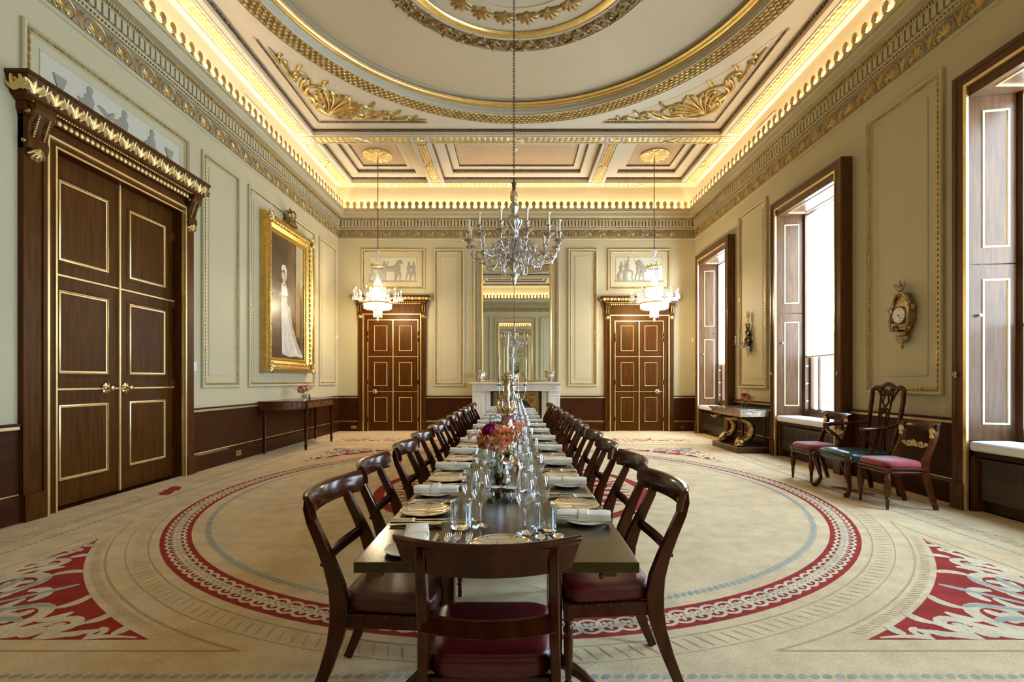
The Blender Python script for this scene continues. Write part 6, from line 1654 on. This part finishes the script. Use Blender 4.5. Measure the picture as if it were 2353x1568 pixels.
# ---------------------------------------------------------------- switches, sockets, hooks
def plate(M, u, v, w, h, lab, mt='white', soc=False, name='light_switch', cat='switch'):
    m = MB(M); m.box(u-w/2, u+w/2, v-h/2, v+h/2, .0 if not soc else .045, .012 if not soc else .056); o = obj(name, m, M_[mt], bev=.002); tag(o, lab, cat)
    if soc:
        for s in (-1, 1):
            m = MB(M)
            for (a, b) in ((0,.014),(-.010,-.008),(.010,-.008)): m.box(u+s*w*.22+a-.004, u+s*w*.22+a+.004, v+b-.004, v+b+.004, .056, .058)
            obj('socket_holes', m, M_['iron'], o, flat=True)
            m = MB(M); m.box(u+s*.006-.004, u+s*.006+.004, v+.018, v+.032, .056, .060); obj('rocker', m, M_['brass'], o)
    else:
        m = MB(M); m.box(u-.012, u+.012, v-.012, v+.012, .012, .017); obj('rocker', m, M_[mt], o)
    return o
plate(Wl, 6.88, 1.50, .06, .13, 'small white light switch on the left wall beside the big door')
plate(Wl, 12.42, 2.42, .05, .10, 'small white thermostat near the far left corner'); plate(Wb, 4.60, 2.36, .05, .10, 'small white thermostat near the far right corner')
plate(Wl, 7.89, .12, .15, .09, 'brass double socket in the left skirting board', 'brass', True, 'power_socket', 'socket')
plate(Wb, -4.13, .105, .14, .08, 'brass double socket in the skirting beside the far left door', 'brass', True, 'power_socket', 'socket')
plate(Wb, 4.32, .09, .10, .08, 'dark socket in the skirting beside the far right door', 'bronze', True, 'power_socket', 'socket')
for y, z, lb in ((4.93,1.36,'near window casing'),(6.75,1.40,'near side of the middle window casing'),(8.46,1.42,'far side of the middle window casing'),(10.29,1.44,'near side of the far window casing'),(11.98,1.44,'far side of the far window casing')):
    m = MB(); m.box(-.006,0,-.012,.012,-.03,.03); m.tube([(-.006,0,.0),(-.03,0,-.012),(-.034,0,.006),(-.030,0,.02)], .004, 6)
    tag(obj('blind_cord_hook', m, M_['silver'], loc=(XR-.165, y, z)), 'small metal cord hook on the '+lb, 'hook')
m = MB(); m.lathe([(.05,0),(.05,-.02),(.035,-.035),(.001,-.04)], 20); tag(obj('smoke_detector', m, M_['white'], loc=(.02, 10.05-.02+.9, ZC+.238)), 'small round white smoke detector on the ceiling before the far wall', 'smoke detector')

# ---------------------------------------------------------------- lights
def area(name, loc, rot, sx, sy, en, col):
    l = bpy.data.lights.new(name, 'AREA'); l.shape = 'RECTANGLE'; l.size = sx; l.size_y = sy; l.energy = en; l.color = col
    o = bpy.data.objects.new(name, l); COL.objects.link(o); o.location = loc; o.rotation_euler = rot; return o
WARM = (1, .83, .63)
CE = 3.9   # W per metre of cove strip
zc_ = 5.66
for n_, loc, L, rz in (('cove_light', ((XL+XR)/2, YB-.15, zc_), 8.7, 0), ('cove_light', ((XL+XR)/2, YN+.15, zc_), 8.7, 0), ('cove_light', (XL+.15, (YB+YN)/2, zc_), 12.9, pi/2), ('cove_light', (XR-.15, (YB+YN)/2, zc_), 12.9, pi/2)):
    area(n_, loc, (pi, 0, rz), L, .05, CE*L, WARM)
for x in (-3.165, 3.24):
    l = bpy.data.lights.new('chandelier_glow', 'POINT'); l.energy = 115; l.color = (1,.80,.52); l.shadow_soft_size = .10
    o = bpy.data.objects.new('chandelier_glow', l); COL.objects.link(o); o.location = (x, 11.2, 3.02)
w = bpy.data.worlds.new('sky'); SC.world = w; w.use_nodes = True
w.node_tree.nodes['Background'].inputs[0].default_value = (.56,.77,1,1); w.node_tree.nodes['Background'].inputs[1].default_value = 8.0
for a, b in WIN:
    o = area('window_portal', (XR+.47, (a+b)/2, 1.25), (0, pi/2, 0), 1.0, b-a-.25, 0, (1,1,1)); o.data.cycles.is_portal = True
SC.view_settings.view_transform = 'Standard'; SC.view_settings.look = 'None'; SC.view_settings.gamma = 1; SC.view_settings.exposure = 1.45
cy = SC.cycles
cy.use_denoising = True; cy.max_bounces = 10; cy.diffuse_bounces = 5; cy.glossy_bounces = 6; cy.transmission_bounces = 8; cy.transparent_max_bounces = 24
cy.sample_clamp_indirect = 6; cy.caustics_reflective = False; cy.caustics_refractive = False; cy.use_light_tree = True
